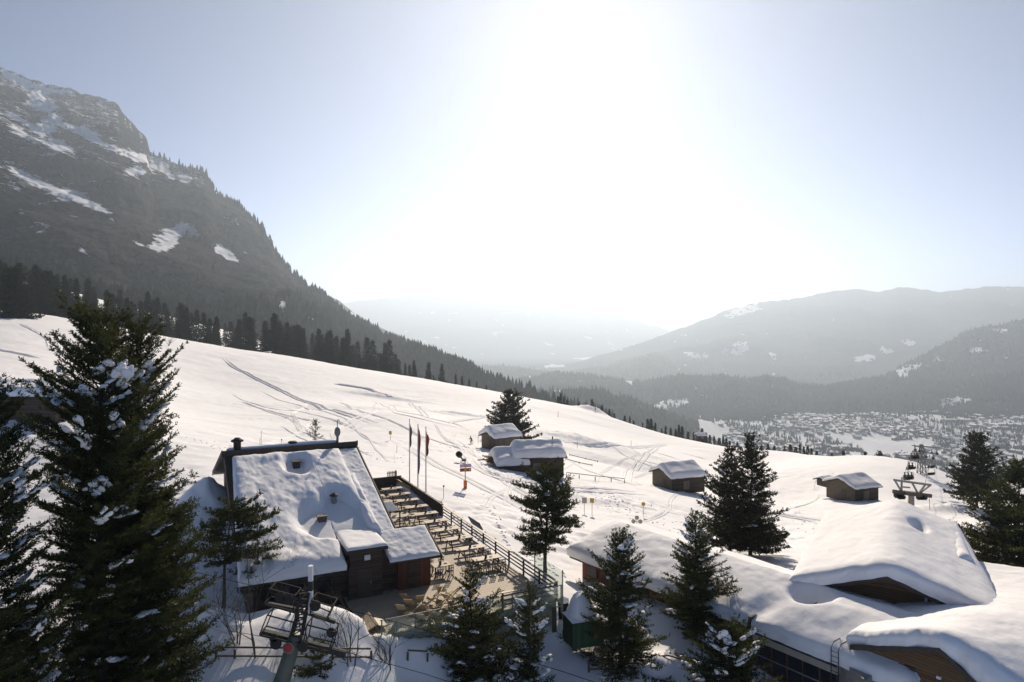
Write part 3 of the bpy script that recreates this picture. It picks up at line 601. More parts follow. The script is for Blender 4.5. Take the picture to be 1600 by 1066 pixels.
# bare shrubs
def bare(name, loc, H, seed, label, n0=3, spread=.35, depth=4, r0=.05, cat='shrub'):
    rg = random.Random(seed); mb = MB()
    def grow(p, d, l, r, k):
        pts = [p]; q = p.copy(); dd = d.copy()
        for s in range(3):
            dd = (dd+Vector((rg.gauss(0, .13), rg.gauss(0, .13), rg.gauss(.06, .08)))).normalized(); q = q+dd*l/3; pts.append(q.copy())
        mb.tube(pts, [r, r*.85, r*.7, r*.5], 4, False)
        if k == 0: return
        for j in range(rg.randint(2, 3)):
            b = pts[rg.randint(1, 3)]; nd = (dd+Vector((rg.gauss(0, spread*1.6), rg.gauss(0, spread*1.6), rg.gauss(0, spread*.6)))).normalized()
            grow(b, nd, l*rg.uniform(.55, .8), max(r*.52, .006), k-1)
    for j in range(n0): grow(Vector((rg.gauss(0, .1), rg.gauss(0, .1), -.3)), Vector((rg.gauss(0, spread), rg.gauss(0, spread), 1)).normalized(), H*.42, r0, depth)
    return tag(mb.build(name, M['bark_grey'], loc=loc), label, cat)
for px, py, Y, H, s, n0, lab in ((398,1075,37.2,7.6,3,2,'tall bare sapling left of the lift tower'),(370,1080,37.8,4.5,4,4,'low bare bush left of the tall bare sapling'),(548,1078,38,4.8,5,5,'bare thicket of thin twigs right of the lift tower'),
                              (610,1072,39.2,3.2,6,4,'low bare twigs beside the spruce in front of the terrace'),(455,985,40.5,3.4,8,3,'bare shrub against the dark chalet wall'),(280,1072,37.5,3,9,4,'bare bush under the big left conifers')):
    x = (px-800)/F*Y; bare('bare_shrub', (x, Y, gz(x, Y)), H, s, lab, n0)
p = on(264, 541); bare('bare_shrub', p, 6.5, 12, 'leafless bush standing alone below the forest edge', 7, .3, 3, .06)
p = on(806, 694); bare('bare_shrub', p+Vector((0,0,1.0)), 3.6, 13, 'leafless bush at the barn under the wide dark spruce', 5, .5, 3, .05)
p = on(930, 641); bare('bare_shrub', p, 6, 14, 'leafless tree on the skyline beside the small snow mound', 4, .3, 3, .07)
# ------------------------------------------------------------------ chalet and terrace
M['wood_dark'] = planks('dark_weathered_boards', (.075,.05,.036), .2, 'Z')
M['wood_red'] = planks('red_brown_boards', (.13,.05,.03), .16, 'X')
M['wood_roof'] = mat('dark_roof_timber', (.06,.045,.035), .8, .4, 5, .3)
M['wood_grey'] = planks('grey_barn_boards', (.16,.125,.095), .18, 'X', gap=.2)
M['wood_barn'] = planks('brown_barn_logs', (.05,.034,.024), .22, 'Z', gap=.2)
M['wood_warm'] = planks('warm_brown_boards', (.15,.085,.042), .17, 'Z')
M['deck'] = planks('terrace_boards', (.44,.37,.28), .15, 'Y', .12, .7, .45)
M['table_wood'] = mat('table_wood', (.36,.29,.20), .6, .2, 6, .2)
M['leg_wood'] = mat('dark_frame_wood', (.07,.055,.04), .7, .3, 6, .2)
M['rail_wood'] = mat('railing_wood', (.07,.055,.04), .7, .35, 6, .2)
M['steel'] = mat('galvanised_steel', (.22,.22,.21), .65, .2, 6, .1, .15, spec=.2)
M['dark_steel'] = mat('dark_steel', (.04,.04,.04), .75, .3, 6, .1, .0, spec=.15)
M['concrete'] = mat('concrete', (.30,.29,.26), .85, .2, 2, .3)
M['cream'] = mat('cream_fascia', (.42,.38,.31), .7, .12, 3, .1)
M['green'] = planks('green_painted_boards', (.035,.085,.04), .14, 'X')
M['yellow'] = mat('yellow_paint', (.50,.34,.04), .5, .2, 5)
M['yellow_wood'] = mat('yellowed_wood', (.35,.24,.06), .6, .2, 5)
M['marker'] = mat('faded_red_pole', (.40,.16,.09), .6, .1, 5)
M['backlit_steel'] = mat('dull_grey_steel', (.045,.042,.038), .9, .2, 6, spec=.1)  # steel with backlit shade put into its colour, for the near lift tower head
M['orange'] = mat('orange_pad', (.75,.20,.03), .6, .1, 5)
M['red'] = mat('red_paint', (.36,.03,.025), .45, .12, 5)
M['white'] = mat('white_paint', (.75,.73,.72), .5, .06, 5)
M['lilac'] = mat('pale_violet_panel', (.55,.42,.60), .5, .08, 5)
M['blue'] = mat('blue_cloth', (.02,.06,.28), .7, .2, 5)
M['bluemat'] = mat('blue_grey_pad', (.05,.08,.14), .7, .2, 5)
M['black'] = mat('black_rubber', (.02,.02,.022), .95, .3, 8, spec=.05)
M['canvas'] = mat('deck_chair_canvas', (.50,.40,.24), .8, .12, 8)
M['window'] = mat('window_glass_dark', (.010,.014,.022), .15, .3, 2, spec=.3)
def glass_mat():
    m, nt, b = new_mat('greenish_glass'); L = nt.links.new
    t = N(nt, 'ShaderNodeBsdfTransparent'); t.inputs['Color'].default_value = (.93, .97, .945, 1); g = N(nt, 'ShaderNodeBsdfGlossy', Roughness=.03)
    mx = N(nt, 'ShaderNodeMixShader'); mx.inputs[0].default_value = .07; L(t.outputs[0], mx.inputs[1]); L(g.outputs[0], mx.inputs[2])
    d = N(nt, 'ShaderNodeBsdfDiffuse'); d.inputs['Color'].default_value = (.40, .52, .44, 1); m2 = N(nt, 'ShaderNodeMixShader'); m2.inputs[0].default_value = .06
    L(mx.outputs[0], m2.inputs[1]); L(d.outputs[0], m2.inputs[2]); L(m2.outputs[0], nt.nodes['Material Output'].inputs['Surface']); return m
M['glass'] = glass_mat()

def snow_cover(name, corners, zroof, thick, parent, ns=60, nt_=60, wall=.5, edge=.9, loc0=(0,0,0), mat_='roofsnow', edges=(1,1,1,1), ztop=None, wob=.0, efun=None):
    """snow lying on a roof: corners are four (x,y) of the patch, zroof(x,y) the roof, thick(x,y) the depth; rounded rim, real side walls"""
    s = np.linspace(0, 1, ns); t = np.linspace(0, 1, nt_); S, T = np.meshgrid(s, t, indexing='ij'); c = [np.array(q, float) for q in corners]
    X = (1-S)*(1-T)*c[0][0]+S*(1-T)*c[1][0]+S*T*c[2][0]+(1-S)*T*c[3][0]; Y = (1-S)*(1-T)*c[0][1]+S*(1-T)*c[1][1]+S*T*c[2][1]+(1-S)*T*c[3][1]
    ls = (np.linalg.norm(c[1]-c[0])+np.linalg.norm(c[2]-c[3]))/2; lt = (np.linalg.norm(c[3]-c[0])+np.linalg.norm(c[2]-c[1]))/2
    big_ = 99
    e = np.minimum.reduce([S*ls+(0 if edges[0] else big_), (1-S)*ls+(0 if edges[1] else big_), T*lt+(0 if edges[2] else big_), (1-T)*lt+(0 if edges[3] else big_)])
    if efun is not None: e = efun(X, Y)
    if wob:   # irregular rim
        w = wob*fbm(X*1.1, Y*1.1, 61, 3); rim = (1-sstep(0, .8, e)); mid = np.array([X.mean(), Y.mean()]); dx = X-mid[0]; dy = Y-mid[1]; r = np.hypot(dx, dy)+1e-6
        X = X+dx/r*w*rim; Y = Y+dy/r*w*rim
    k = np.clip(e/edge, 0, 1); prof = wall+(1-wall)*np.sqrt(np.clip(1-(1-k)**2, 0, 1))
    zr = zroof(X, Y); Z = zr+thick(X, Y)*prof if ztop is None else zr+np.maximum(.08, (ztop(X, Y)-zr)*prof)
    V = np.stack([X.ravel(), Y.ravel(), Z.ravel()], 1); Q = grid_quads(ns, nt_)[:, ::-1]
    i = lambda a, b: a*nt_+b
    ring = [i(a, 0) for a in range(ns)]+[i(ns-1, b) for b in range(1, nt_)]+[i(a, nt_-1) for a in range(ns-2, -1, -1)]+[i(0, b) for b in range(nt_-2, 0, -1)]
    ring = np.array(ring); m = len(ring); top_ = V[ring].copy(); low = top_.copy(); low[:, 2] = zr.ravel()[ring]+.01
    ctr = np.array([X.mean(), Y.mean()]); dv = low[:, :2]-ctr; dv /= np.linalg.norm(dv, axis=1, keepdims=True)
    k0 = np.arange(m); k1 = (k0+1) % m; n0 = len(V); prev = ring; Q2 = []; add_ = []; hh = top_[:, 2]-low[:, 2]
    for q, f in enumerate((.82, .66, .5, .34, .18, 0)):   # layered cut face of the snow
        r_ = top_*f+low*(1-f); off = (.05+.05*vnoise(np.full(m, q*1.7), top_[:, 0]*.5+top_[:, 1]*.5, 31)+.045*vnoise(top_[:, 0]*2.3+q*.4, top_[:, 1]*2.3, 32)-.03*q/5)*np.clip(hh*1.4, .15, 1)
        r_[:, :2] += dv*off[:, None]; add_.append(r_); cur = n0+q*m+k0
        Q2.append(np.stack([prev[k0], cur[k0], cur[k1], prev[k1]], 1)); prev = cur
    V = np.concatenate([V]+add_); Q2 = np.concatenate(Q2)
    o = mesh_np(name, V-np.array(loc0), quads=np.concatenate([Q, Q2]), mat=M[mat_], parent=parent, smooth=True)
    return o

A0, B0, Z0 = 9.0, 46.4, .5
def CL(a, b, z): return Vector((a-A0, b-B0, z-Z0))
chalet = empty('chalet', AB(A0, B0, Z0), FR, 'large dark wooden chalet with a deep snow covered roof beside the terrace', 'chalet')
RS = .36; roofz = lambda b: 2.9+RS*(b-45.8)
RB = 61.0; RZ = roofz(RB); farz = lambda b: RZ+.35-.31*(b-RB)
def prof_prism(pts, a0, a1): return ([CL(a0, b, z) for b, z in pts], (a1-a0, 0, 0))
MB().prism(*prof_prism([(46.9,-2.5),(74.4,-2.5),(74.4,farz(74.4)-.4),(61,RZ-.1),(46.9,roofz(46.9)-.25)], 4.7, 14.2)).build('wall', M['wood_dark'], chalet)
MB().prism(*prof_prism([(46.35,-2.5),(49.4,-2.5),(49.4,roofz(49.4)-.3),(46.35,roofz(46.35)-.3)], 14.203, 16.6)).build('wing_wall', M['wood_red'], chalet)
r = MB()
for a_, c_, f_ in ((3.9, 10.43, 45.7), (10.432, 13.33, 46.4), (13.332, 14.75, 45.7)): r.prism(*prof_prism([(f_,roofz(f_)-.24),(60.75,roofz(60.75)-.24),(60.75,roofz(60.75)),(f_,roofz(f_))], a_, c_))
r.prism(*prof_prism([(45.6,roofz(45.6)-.22),(48.9,roofz(48.9)-.22),(48.9,roofz(48.9)-.02),(45.6,roofz(45.6)-.02)], 14.76, 17.1))
rf_ = r.build('roof', M['wood_roof'], chalet)
r = MB().prism(*prof_prism([(60.78,RZ-.3),(60.78,RZ+.38),(75.4,farz(75.4)),(75.4,farz(75.4)-.3),(61.0,RZ-.3)], 3.75, 14.85)); r.build('rear_roof', M['wood_roof'], chalet)
b_ = MB()
for a in (3.86, 14.79): b_.prism(*prof_prism([(45.6,roofz(45.6)-.38),(60.7,roofz(60.7)-.38),(60.7,roofz(60.7)+.1),(45.6,roofz(45.6)+.1)], a-.04, a+.04))
b_.prism(*prof_prism([(45.5,roofz(45.5)-.36),(48.95,roofz(48.95)-.36),(48.95,roofz(48.95)+.06),(45.5,roofz(45.5)+.06)], 17.105, 17.18))
for a in (3.71, 14.89): b_.prism(*prof_prism([(60.9,RZ-.05),(75.5,farz(75.5)-.35),(75.5,farz(75.5)+.06),(60.9,RZ+.42)], a-.04, a+.04))
b_.build('barge_board', M['leg_wood'], chalet)
MB().tube([CL(4, 45.55, 2.72), CL(10.4, 45.55, 2.72)], .07, 8).build('gutter', M['dark_steel'], chalet)
def roof_hit(px, py, off=.5):
    u = (px-800)/F; v = (py-HZ)/F; kb = u*BX.x+BX.y; ka = u*AX.x+AX.y; Y = (CZ-2.9-off+RS*45.8)/(v+RS*kb); return ka*Y, kb*Y
pits = []
for (px, py, ra, rb, d) in ((463,727,1.0,1.5,.85),(523,782,1.1,1.3,.8),(503,812,1.9,1.9,.75),(545,800,1.4,1.6,.7),(555,818,1.2,1.3,.6),(530,820,1.6,1.2,.6)):
    a, b = roof_hit(px, py); pits.append((a, b, ra, rb, d))
def th_main(a, b):
    t = .78+.22*fbm(a*.45, b*.35, 51, 4)+.10*fbm(a*1.3, b*.8, 52, 3)
    t = t+.16*np.exp(-((a-6)/2)**2-((b-50.5)/3)**2)-.2*sstep(58.5, 60.5, b)
    for pa, pb, ra, rb, d in pits: t = t-d*np.exp(-(((a-pa)/ra)**2+((b-pb)/rb)**2)**2.0)
    return np.maximum(t, .1)
def e_main(a, b):
    return np.maximum(0, np.minimum.reduce([a-(3.7+.72*(b-45.5)/14.5), b-45.5, 60.0-b, np.where((b < 50.25)&(a <= 10.42), np.maximum(10.42-a, 0), np.where(a > 10.42, np.minimum(13.05-a, b-49.3), np.minimum(13.05-a, np.hypot(np.maximum(10.42-a, 0), b-50.25)+99*(a < 8))))]))
snow_cover('roof_snow', [(3.7,45.5),(10.42,45.5),(10.42,60.0),(4.42,60.0)], lambda a, b: roofz(b), th_main, chalet, 90, 150, .42, .8, (A0, B0, Z0), efun=e_main)
snow_cover('roof_snow', [(10.40,49.3),(13.05,49.3),(13.05,60.0),(10.40,60.0)], lambda a, b: roofz(b), th_main, chalet, 40, 110, .42, .8, (A0, B0, Z0), efun=e_main)
snow_cover('roof_snow', [(12.9,49.0),(13.6,48.5),(13.5,56.0),(12.6,56.0)], lambda a, b: roofz(b), lambda a, b: .55+.15*fbm(a*2, b*.8, 9, 3), chalet, 20, 60, .3, .35, (A0, B0, Z0), wob=.2)
snow_cover('verge_snow', [(13.38,45.55),(17.0,45.55),(17.0,48.8),(13.38,48.8)], lambda a, b: roofz(b)-.01, lambda a, b: .22+.05*fbm(a*2, b*2, 5, 2), chalet, 50, 40, .5, .3, (A0, B0, Z0))
snow_cover('verge_snow', [(13.0,48.6),(14.65,48.6),(14.65,60.3),(12.6,60.3)], lambda a, b: roofz(b), lambda a, b: .17+.05*fbm(a*3, b*3, 6, 3), chalet, 30, 110, .6, .25, (A0, B0, Z0))
snow_cover('rear_roof_snow', [(4.1,61.2),(13.2,61.2),(13.2,75.0),(4.1,75.0)], lambda a, b: farz(b), lambda a, b: .40+.12*fbm(a*.8, b*.5, 7, 3), chalet, 40, 40, .5, .8, (A0, B0, Z0))
# stair block that breaks through the roof
MB().box2(CL(10.75, 46.15, -2.5), CL(13.0, 50.0, 3.72)).build('stair_block', M['wood_dark'], chalet)
rb_ = MB().box2(CL(10.45, 45.75, 3.73), CL(13.3, 49.9, 3.93)).build('block_roof', M['wood_roof'], chalet)
snow_cover('block_snow', [(10.5,45.8),(13.25,45.8),(13.25,50.1),(10.5,50.1)], lambda a, b: 3.93+0*a, lambda a, b: .2+.05*fbm(a, b, 8, 3)+.05*(b-46), rb_, 30, 30, .6, .3, (A0, B0, Z0))
MB().box2(CL(11.75, 46.08, 3.05), CL(12.15, 46.147, 3.4)).build('wall_lamp', M['white'], chalet)
d = MB().box2(CL(11.3, 46.09, .5), CL(12.3, 46.147, 2.5)).build('door', M['leg_wood'], chalet); MB().box2(CL(12.15, 46.04, 1.45), CL(12.22, 46.088, 1.6)).build('handle', M['steel'], d)
for a in (5.6, 7.4, 9.2):
    w_ = MB().box2(CL(a-.5, 46.83, 1.0), CL(a+.5, 46.897, 2.0)).build('window', M['leg_wood'], chalet); MB().box2(CL(a-.42, 46.80, 1.08), CL(a+.42, 46.828, 1.92)).build('pane', M['window'], w_)
MB().box2(CL(14.9, 46.28, .5), CL(15.8, 46.347, 2.3)).build('shutter_door', M['wood_dark'], chalet)
# things on the roof
a, b = roof_hit(463, 724, .4); ch = MB().box(CL(a, b, roofz(b)+.25), (.55, .5, .5)).box(CL(a, b, roofz(b)+.55), (.75, .7, .1)).build('roof_hatch', M['dark_steel'], chalet)
a, b = roof_hit(522, 783, .2); z = roofz(b)
c_ = MB().lathe([(.2,0),(.2,.55),(.17,.6)], CL(a, b, z), 12).build('vent_pipe', M['steel'], chalet); MB().lathe([(.38,0),(.34,.05),(.1,.18),(.02,.22)], CL(a, b, z+.62), 12).build('cowl', M['dark_steel'], c_)
a, b = roof_hit(503, 813, .1); MB().box(CL(a, b, roofz(b)+.15), (.6, .5, .5)).box(CL(a, b, roofz(b)+.42), (.7, .6, .06)).build('roof_vent', M['leg_wood'], chalet)
a, b = roof_hit(371, 709, .5); MB().lathe([(.3,-.8),(.3,.25),(.5,.3),(.5,.42),(.32,.5),(.2,.62)], CL(4.9, 61.3, RZ+.7), 12).build('chimney', M['dark_steel'], chalet, True)
MB().lathe([(.35,-.6),(.35,.1),(.5,.14),(.3,.3)], CL(9.4, 61.6, RZ+.35), 12).build('ridge_vent', M['dark_steel'], chalet, True)
st = MB().lathe([(.11,-.9),(.11,.35),(.22,.5),(.27,.7),(.25,.95),(.15,1.15),(.05,1.2)], CL(13.15, 61.1, RZ+.5), 14).build('stove_pipe', M['steel'], chalet, True)
MB().tube([CL(13.15,61.1,RZ+1.65), CL(13.15,61.1,RZ+2.2), CL(13.2,61.1,RZ+2.36), CL(13.3,61.1,RZ+2.34), CL(13.32,61.1,RZ+2.15)], .03, 6).build('hook', M['dark_steel'], st)
MB().tube([CL(10.65,46.0,2.6), CL(10.65,46.0,.2)], .05, 6).build('downpipe', M['dark_steel'], chalet)

# terrace: L shaped boarded deck with a low dark wall at its far end
AE = 23.4; BN = 40.1; BF = 75.6
terr = empty('terrace', AB(18, 58, .5), FR, 'long boarded sun terrace beside the chalet, sunk into the snow', 'terrace')
def TL(a, b, z): return Vector((a-18, b-58, z-.5))
MB().prism([TL(14.23,BN,.42),TL(AE,BN,.42),TL(AE,BF,.42),TL(14.23,BF,.42)], (0,0,.08)).prism([TL(10.5,BN,.42),TL(14.229,BN,.42),TL(14.229,46.8,.42),TL(10.5,46.8,.42)], (0,0,.08)).build('deck_floor', M['deck'], terr)
MB().box2(TL(10.55,BN+.05,-3.5), TL(AE-.05,BN+.3,.4)).box2(TL(AE-.3,BN+.31,-3.5), TL(AE-.05,BF,.4)).build('retaining_wall', M['concrete'], terr)
MB().box2(TL(14.3,BF,.2), TL(AE+.08,BF+.12,1.85)).build('end_wall', M['wood_roof'], terr)
MB().box2(TL(AE,62.1,.2), TL(AE+.1,BF-.003,1.72)).build('side_wall', M['wood_roof'], terr)
MB().box2(TL(14.3,BF-.05,1.853), TL(AE+.14,BF+.17,1.92)).box2(TL(AE-.05,62.1,1.723), TL(AE+.15,BF-.06,1.79)).build('wall_cap', M['rail_wood'], terr)
rl = empty('railing', AB(AE, 51, .5), FR, 'dark wooden railing of four bars along the snow side of the terrace', 'railing')
def RLc(a, b, z): return Vector((a-AE, b-51, z-.5))
pm = None
for b in np.arange(BN+.05, 62.3, 2.44):
    MB().box2(RLc(AE-.06, b-.05, .35), RLc(AE+.05, b+.05, 1.66)).build('post', M['rail_wood'], rl)
for z in (.78, 1.06, 1.34): MB().box2(RLc(AE+.053, BN, z-.05), RLc(AE+.093, 62.0, z+.05)).build('rail', M['rail_wood'], rl)
MB().box2(RLc(AE-.09, BN, 1.663), RLc(AE+.1, 62.0, 1.71)).build('handrail', M['table_wood'], rl)
fr_ = empty('railing', AB(22, BN, .5), FR, 'short wooden railing across the terrace corner above the green box', 'railing')
def FLc(a, b, z): return Vector((a-22, b-BN, z-.5))
for a in (19.3, 21.3, 23.25): MB().box2(FLc(a-.05, BN-.06, .35), FLc(a+.05, BN+.05, 1.6)).build('post', M['rail_wood'], fr_)
for z in (.8, 1.1, 1.4): MB().box2(FLc(19.2, BN+.053, z-.045), FLc(23.3, BN+.09, z+.045)).build('rail', M['rail_wood'], fr_)
MB().box2(FLc(19.2, BN-.08, 1.603), FLc(23.3, BN+.1, 1.65)).build('handrail', M['table_wood'], fr_)
ws = empty('wind_screen', AB(17, BN-.2, .5), FR, 'greenish glass wind screen along the front edge of the terrace', 'wind screen')
def WS(a, b, z): return Vector((a-17, b-BN+.2, z-.5))
wa = [11.2, 13.3, 15.5, 17.7, 19.9, 22.1, 23.6]
for i, a in enumerate(wa):
    MB().box2(WS(a-.035, BN-.24, -.4), WS(a+.035, BN-.17, 1.45)).build('post', M['steel'], ws)
    if i < 6:
        MB().box2(WS(a+.04, BN-.212, .0), WS(wa[i+1]-.04, BN-.2, 1.42)).build('pane', M['glass'], ws)
MB().box2(WS(11.1, BN-.235, 1.453), WS(23.65, BN-.175, 1.5)).box2(WS(11.1, BN-.225, .03), WS(23.65, BN-.213, .1)).build('rail', M['steel'], ws)
sg = empty('wind_screen', AB(23.75, 42, .5), FR, 'tall glass panel at the right corner of the terrace', 'wind screen')
MB().box2((-.006,-2.0,-1.2), (.006,1.9,1.9)).build('pane', M['glass'], sg)
for y in (-2.04, 1.94): MB().box2((-.03,y-.03,-1.6), (.03,y+.03,1.95)).build('post', M['steel'], sg)
# steps at the left front corner
sp_ = empty('boarded_ramp', GZ(574, 978, .55), FR, 'pale boarded ramp at the left front corner of the terrace', 'ramp')
M3 = Matrix.Rotation(-.28, 3, 'Y')
MB().box((-.05,0,.22), (.95,2.0,.06), M=Matrix.Rotation(-.4,3,'Y')).build('slope_board', M['table_wood'], sp_); MB().box((.75,.1,.18), (.55,1.9,.06), M=Matrix.Rotation(.25,3,'Y')).build('slope_board', M['table_wood'], sp_)
MB().box((.30,0,.2),(.08,2.0,.4)).box((-.45,0,.02),(.06,2.0,.3)).build('frame', M['leg_wood'], sp_)

# picnic tables
ORD = ['nearest the dark end wall','second','third','fourth','fifth','sixth','seventh','eighth','ninth','tenth and nearest the viewer']
def picnic(label, loc):
    e = empty('picnic_table', loc, FR, label, 'table', 'picnic tables on the terrace')
    t = MB()
    for k in range(5): t.box((0, -.33+.165*k, .73), (2.25, .155, .045))
    t.build('tabletop', M['table_wood'], e)
    for s in (-1, 1):
        MB().box((0, s*.70-.09, .43), (2.25, .15, .045)).box((0, s*.70+.075, .43), (2.25, .15, .045)).build('bench', M['table_wood'], e)
        MB().bar((s*.85,-.30,.70), (s*.85,-.72,0), .09, .05).bar((s*.85,.30,.70), (s*.85,.72,0), .09, .05).bar((s*.91,-.82,.38), (s*.91,.82,.38), .05, .09).bar((s*.80,-.38,.68), (s*.80,.38,.68), .05, .08).build('trestle', M['leg_wood'], e)
    return e
tb = None
def caddy(loc, label, s):
    c = empty('table_caddy', loc, FR, label, 'caddy', 'condiment caddies on the picnic tables')
    MB().box((0,0,.12), (.16,.12,.24)).box((0,0,.33), (.05,.04,.2)).build('holder', M['leg_wood'], c)
    MB().box((.42+.1*s,.02,.02), (.22,.16,.03)).build('menu_board', M['leg_wood'], c)
    return c
for k in range(10):
    b = 72.9-2.79*k; loc = AB(21.62, b, .5)
    lab = ('picnic table '+ORD[k]+', in the long terrace row by the railing') if k in (0, 9) else ORD[k]+' picnic table from the dark end wall in the long terrace row'
    if tb is None: tb = picnic(lab, loc)
    else:
        t = copy_tree(tb); t.location = loc; t['label'] = lab
    lc = 'small dark caddy on the picnic table '+ORD[k]+(' from the end wall' if k not in (0, 9) else '')
    if k == 0: cd = caddy(AB(21.55, b, 1.255), lc, 0)
    else:
        c = copy_tree(cd); c.location = AB(21.55+.1*math.sin(k*2.1), b+.1*math.cos(k*3), 1.255); c['label'] = lc
for k, lab in ((1, 'picnic table nearer the chalet wall, beside the second table of the long row'), (2, 'picnic table nearer the chalet wall, beside the third table of the long row'), (4, 'picnic table nearer the chalet wall, half hidden behind the glass canopy')):
    t = copy_tree(tb); t.location = AB(18.9 if k < 4 else 19.0, 72.9-2.79*k+.2, .5); t['label'] = lab
# slatted chairs and a slatted bar table
def slat_chair():
    e = empty('slatted_chair', (0,0,0), 0, 'x', 'chair', 'slatted wooden chairs on the terrace')
    s = MB()
    for k in range(4): s.box((0, -.18+.12*k, .45), (.46, .09, .03))
    s.build('seat', M['leg_wood'], e)
    bk = MB()
    for k in range(4): bk.box((-.19+.127*k, .235, .72), (.045, .03, .5))
    for z in (.55, .75, .95): bk.box((0, .262, z), (.46, .02, .06))
    bk.build('backrest', M['leg_wood'], e)
    for x in (-.2, .2):
        for y in (-.2, .2): MB().box((x, y, .215), (.05, .05, .43)).build('leg', M['leg_wood'], e)
    return e
sc_ = slat_chair(); first = True
spots = []
for k in (8, 9):
    b = 72.9-2.79*k
    for i, a in enumerate((20.95, 21.65, 22.35)):
        spots.append((a, b-1.25, 0+math.pi, 'slatted chair on the near side of the '+('ninth' if k == 8 else 'nearest')+' terrace table, '+('towards the chalet','in the middle','towards the railing')[i]))
for i, (da, db, r_) in enumerate(((-.5,-.75,math.pi),(.35,-.75,math.pi),(-.5,.75,0),(.35,.75,0))):
    spots.append((18.0+da, 47.9+db, r_, ('slatted chair at the lone table by the chalet wing, front left','slatted chair at the lone table by the chalet wing, front right','slatted chair at the lone table by the chalet wing, rear left','slatted chair at the lone table by the chalet wing, rear right')[i]))
for a, b, r_, lab in spots:
    c = sc_ if first else copy_tree(sc_); first = False
    c.location = AB(a, b, .5); c.rotation_euler = (0, 0, FR+r_); c['label'] = lab
lt_ = empty('garden_table', AB(17.95, 47.9, .5), FR, 'lone square slatted table at the corner of the chalet wing', 'table')
q = MB()
for k in range(7): q.box((0, -.42+.14*k, .75), (1.3, .12, .04))
q.build('tabletop', M['table_wood'], lt_)
for x in (-.55, .55):
    for y in (-.38, .38): MB().box((x, y, .365), (.07, .07, .72)).build('leg', M['leg_wood'], lt_)
c = copy_tree(cd); c.location = AB(17.9, 47.9, 1.275); c['label'] = 'small dark caddy on the lone slatted table by the chalet wing'
# deck chairs in the sun at the front of the terrace
def deck_chair():
    e = empty('deck_chair', (0,0,0), 0, 'pale canvas deck chair folded out in the crowd at the sunny front of the terrace', 'deck chair', 'deck chairs crowded at the front of the terrace')
    f = MB()
    for s in (-.28, .28):
        f.bar((s,-.55,.02), (s,.45,.98), .035, .05); f.bar((s*.88,.55,.02), (s*.88,-.55,.42), .035, .05)
    f.bar((-.3,.45,.97), (.3,.45,.97), .035).bar((-.28,-.53,.42), (.28,-.53,.42), .035).bar((-.28,.55,.03), (.28,.55,.03), .035).bar((-.28,-.55,.03), (.28,-.55,.03), .035)
    f.build('frame', M['table_wood'], e)
    v = []; n = 9
    for i in range(n):
        t = i/(n-1); y = -.52+.97*t; z = .42*(1-t)+.96*t-.30*math.sin(math.pi*t)*(1-t*.35)
        v += [Vector((-.25, y, z)), Vector((.25, y, z))]
    m_ = MB(); m_.add(v, [(2*i, 2*i+1, 2*i+3, 2*i+2) for i in range(n-1)]); m_.add([p+Vector((0,.012,.012)) for p in v], [(2*i+2, 2*i+3, 2*i+1, 2*i) for i in range(n-1)])
    m_.build('canvas', M['canvas'], e); return e
dc = deck_chair(); first = True; rd = random.Random(4)
for px, py in ((634,944),(655,947),(628,962),(645,966),(663,961),(680,940),(690,932),(700,945),(672,951),(686,955),(712,934),(706,958),(660,977),(678,970),(722,948),(640,953),(716,964),(730,940)):
    c = dc if first else copy_tree(dc); first = False
    c.location = GZ(px, py+3, .5); c.rotation_euler = (0, 0, FR+rd.choice([2.3, 2.5, -2.4, 2.6])+rd.gauss(0, .25))
# glass canopy by the chalet wall
gc = empty('glass_canopy', AB(16.9, 59.8, .5), FR, 'small glass roofed canopy on dark posts against the chalet wall', 'canopy')
f = MB()
for y in (-1.6, 1.6): f.box((0, y, 2.25), (2.4, .1, .12))
for x in (-1.15, 0, 1.15): f.box((x, 0, 2.25), (.08, 3.1, .10))
f.build('frame', M['leg_wood'], gc)
for x in (-.57, .57): MB().box((x, 0, 2.33), (1.0, 3.0, .02)).build('pane', M['window'], gc)
for x in (-1.1, 1.1):
    for y in (-1.5, 1.5): MB().box((x, y, 1.09), (.1, .1, 2.18)).build('post', M['leg_wood'], gc)
MB().box((-.55,-1.45,1.0), (1.0,.06,2.0)).box((-1.0,0,1.0),(.06,2.8,2.0)).build('side_panel', M['leg_wood'], gc)
# beside the terrace
gate = empty('slatted_gate', W(612, 750, 78), FR, 'yellowed slatted wooden gate at the far end of the terrace', 'gate')
q = MB()
for k in range(6): q.box((-.45+.18*k, 0, .5), (.09, .05, 1.0))
q.build('slats', M['yellow_wood'], gate); MB().box((0,.05,.2),(1.1,.05,.09)).box((0,.05,.8),(1.1,.05,.09)).box((.55,.2,.5),(.1,.5,1.0)).build('frame', M['yellow_wood'], gate)
p1 = W(617, 748, 78); p2 = W(690, 786, 69.5); q = MB().tube([p1+(p2-p1)*t+Vector((0,0,-.12*math.sin(3.14*t))) for t in np.linspace(0, 1, 9)], .11, 8); tag(q.build('barrier_rail', M['yellow'], smooth=True), 'long yellow barrier rail lying on the snow beside the terrace wall', 'barrier')
q = MB().box((0,0,0), (2.4, .12, .75), M=Matrix.Rotation(-.5, 3, 'X')); o = q.build('padded_mat', M['bluemat'], loc=AB(24.0, 55.4, 1.62), bevel=.03); o.rotation_euler = (0, 0, FR+math.pi/2); tag(o, 'dark blue grey padded mat leaning outside the terrace railing', 'mat')
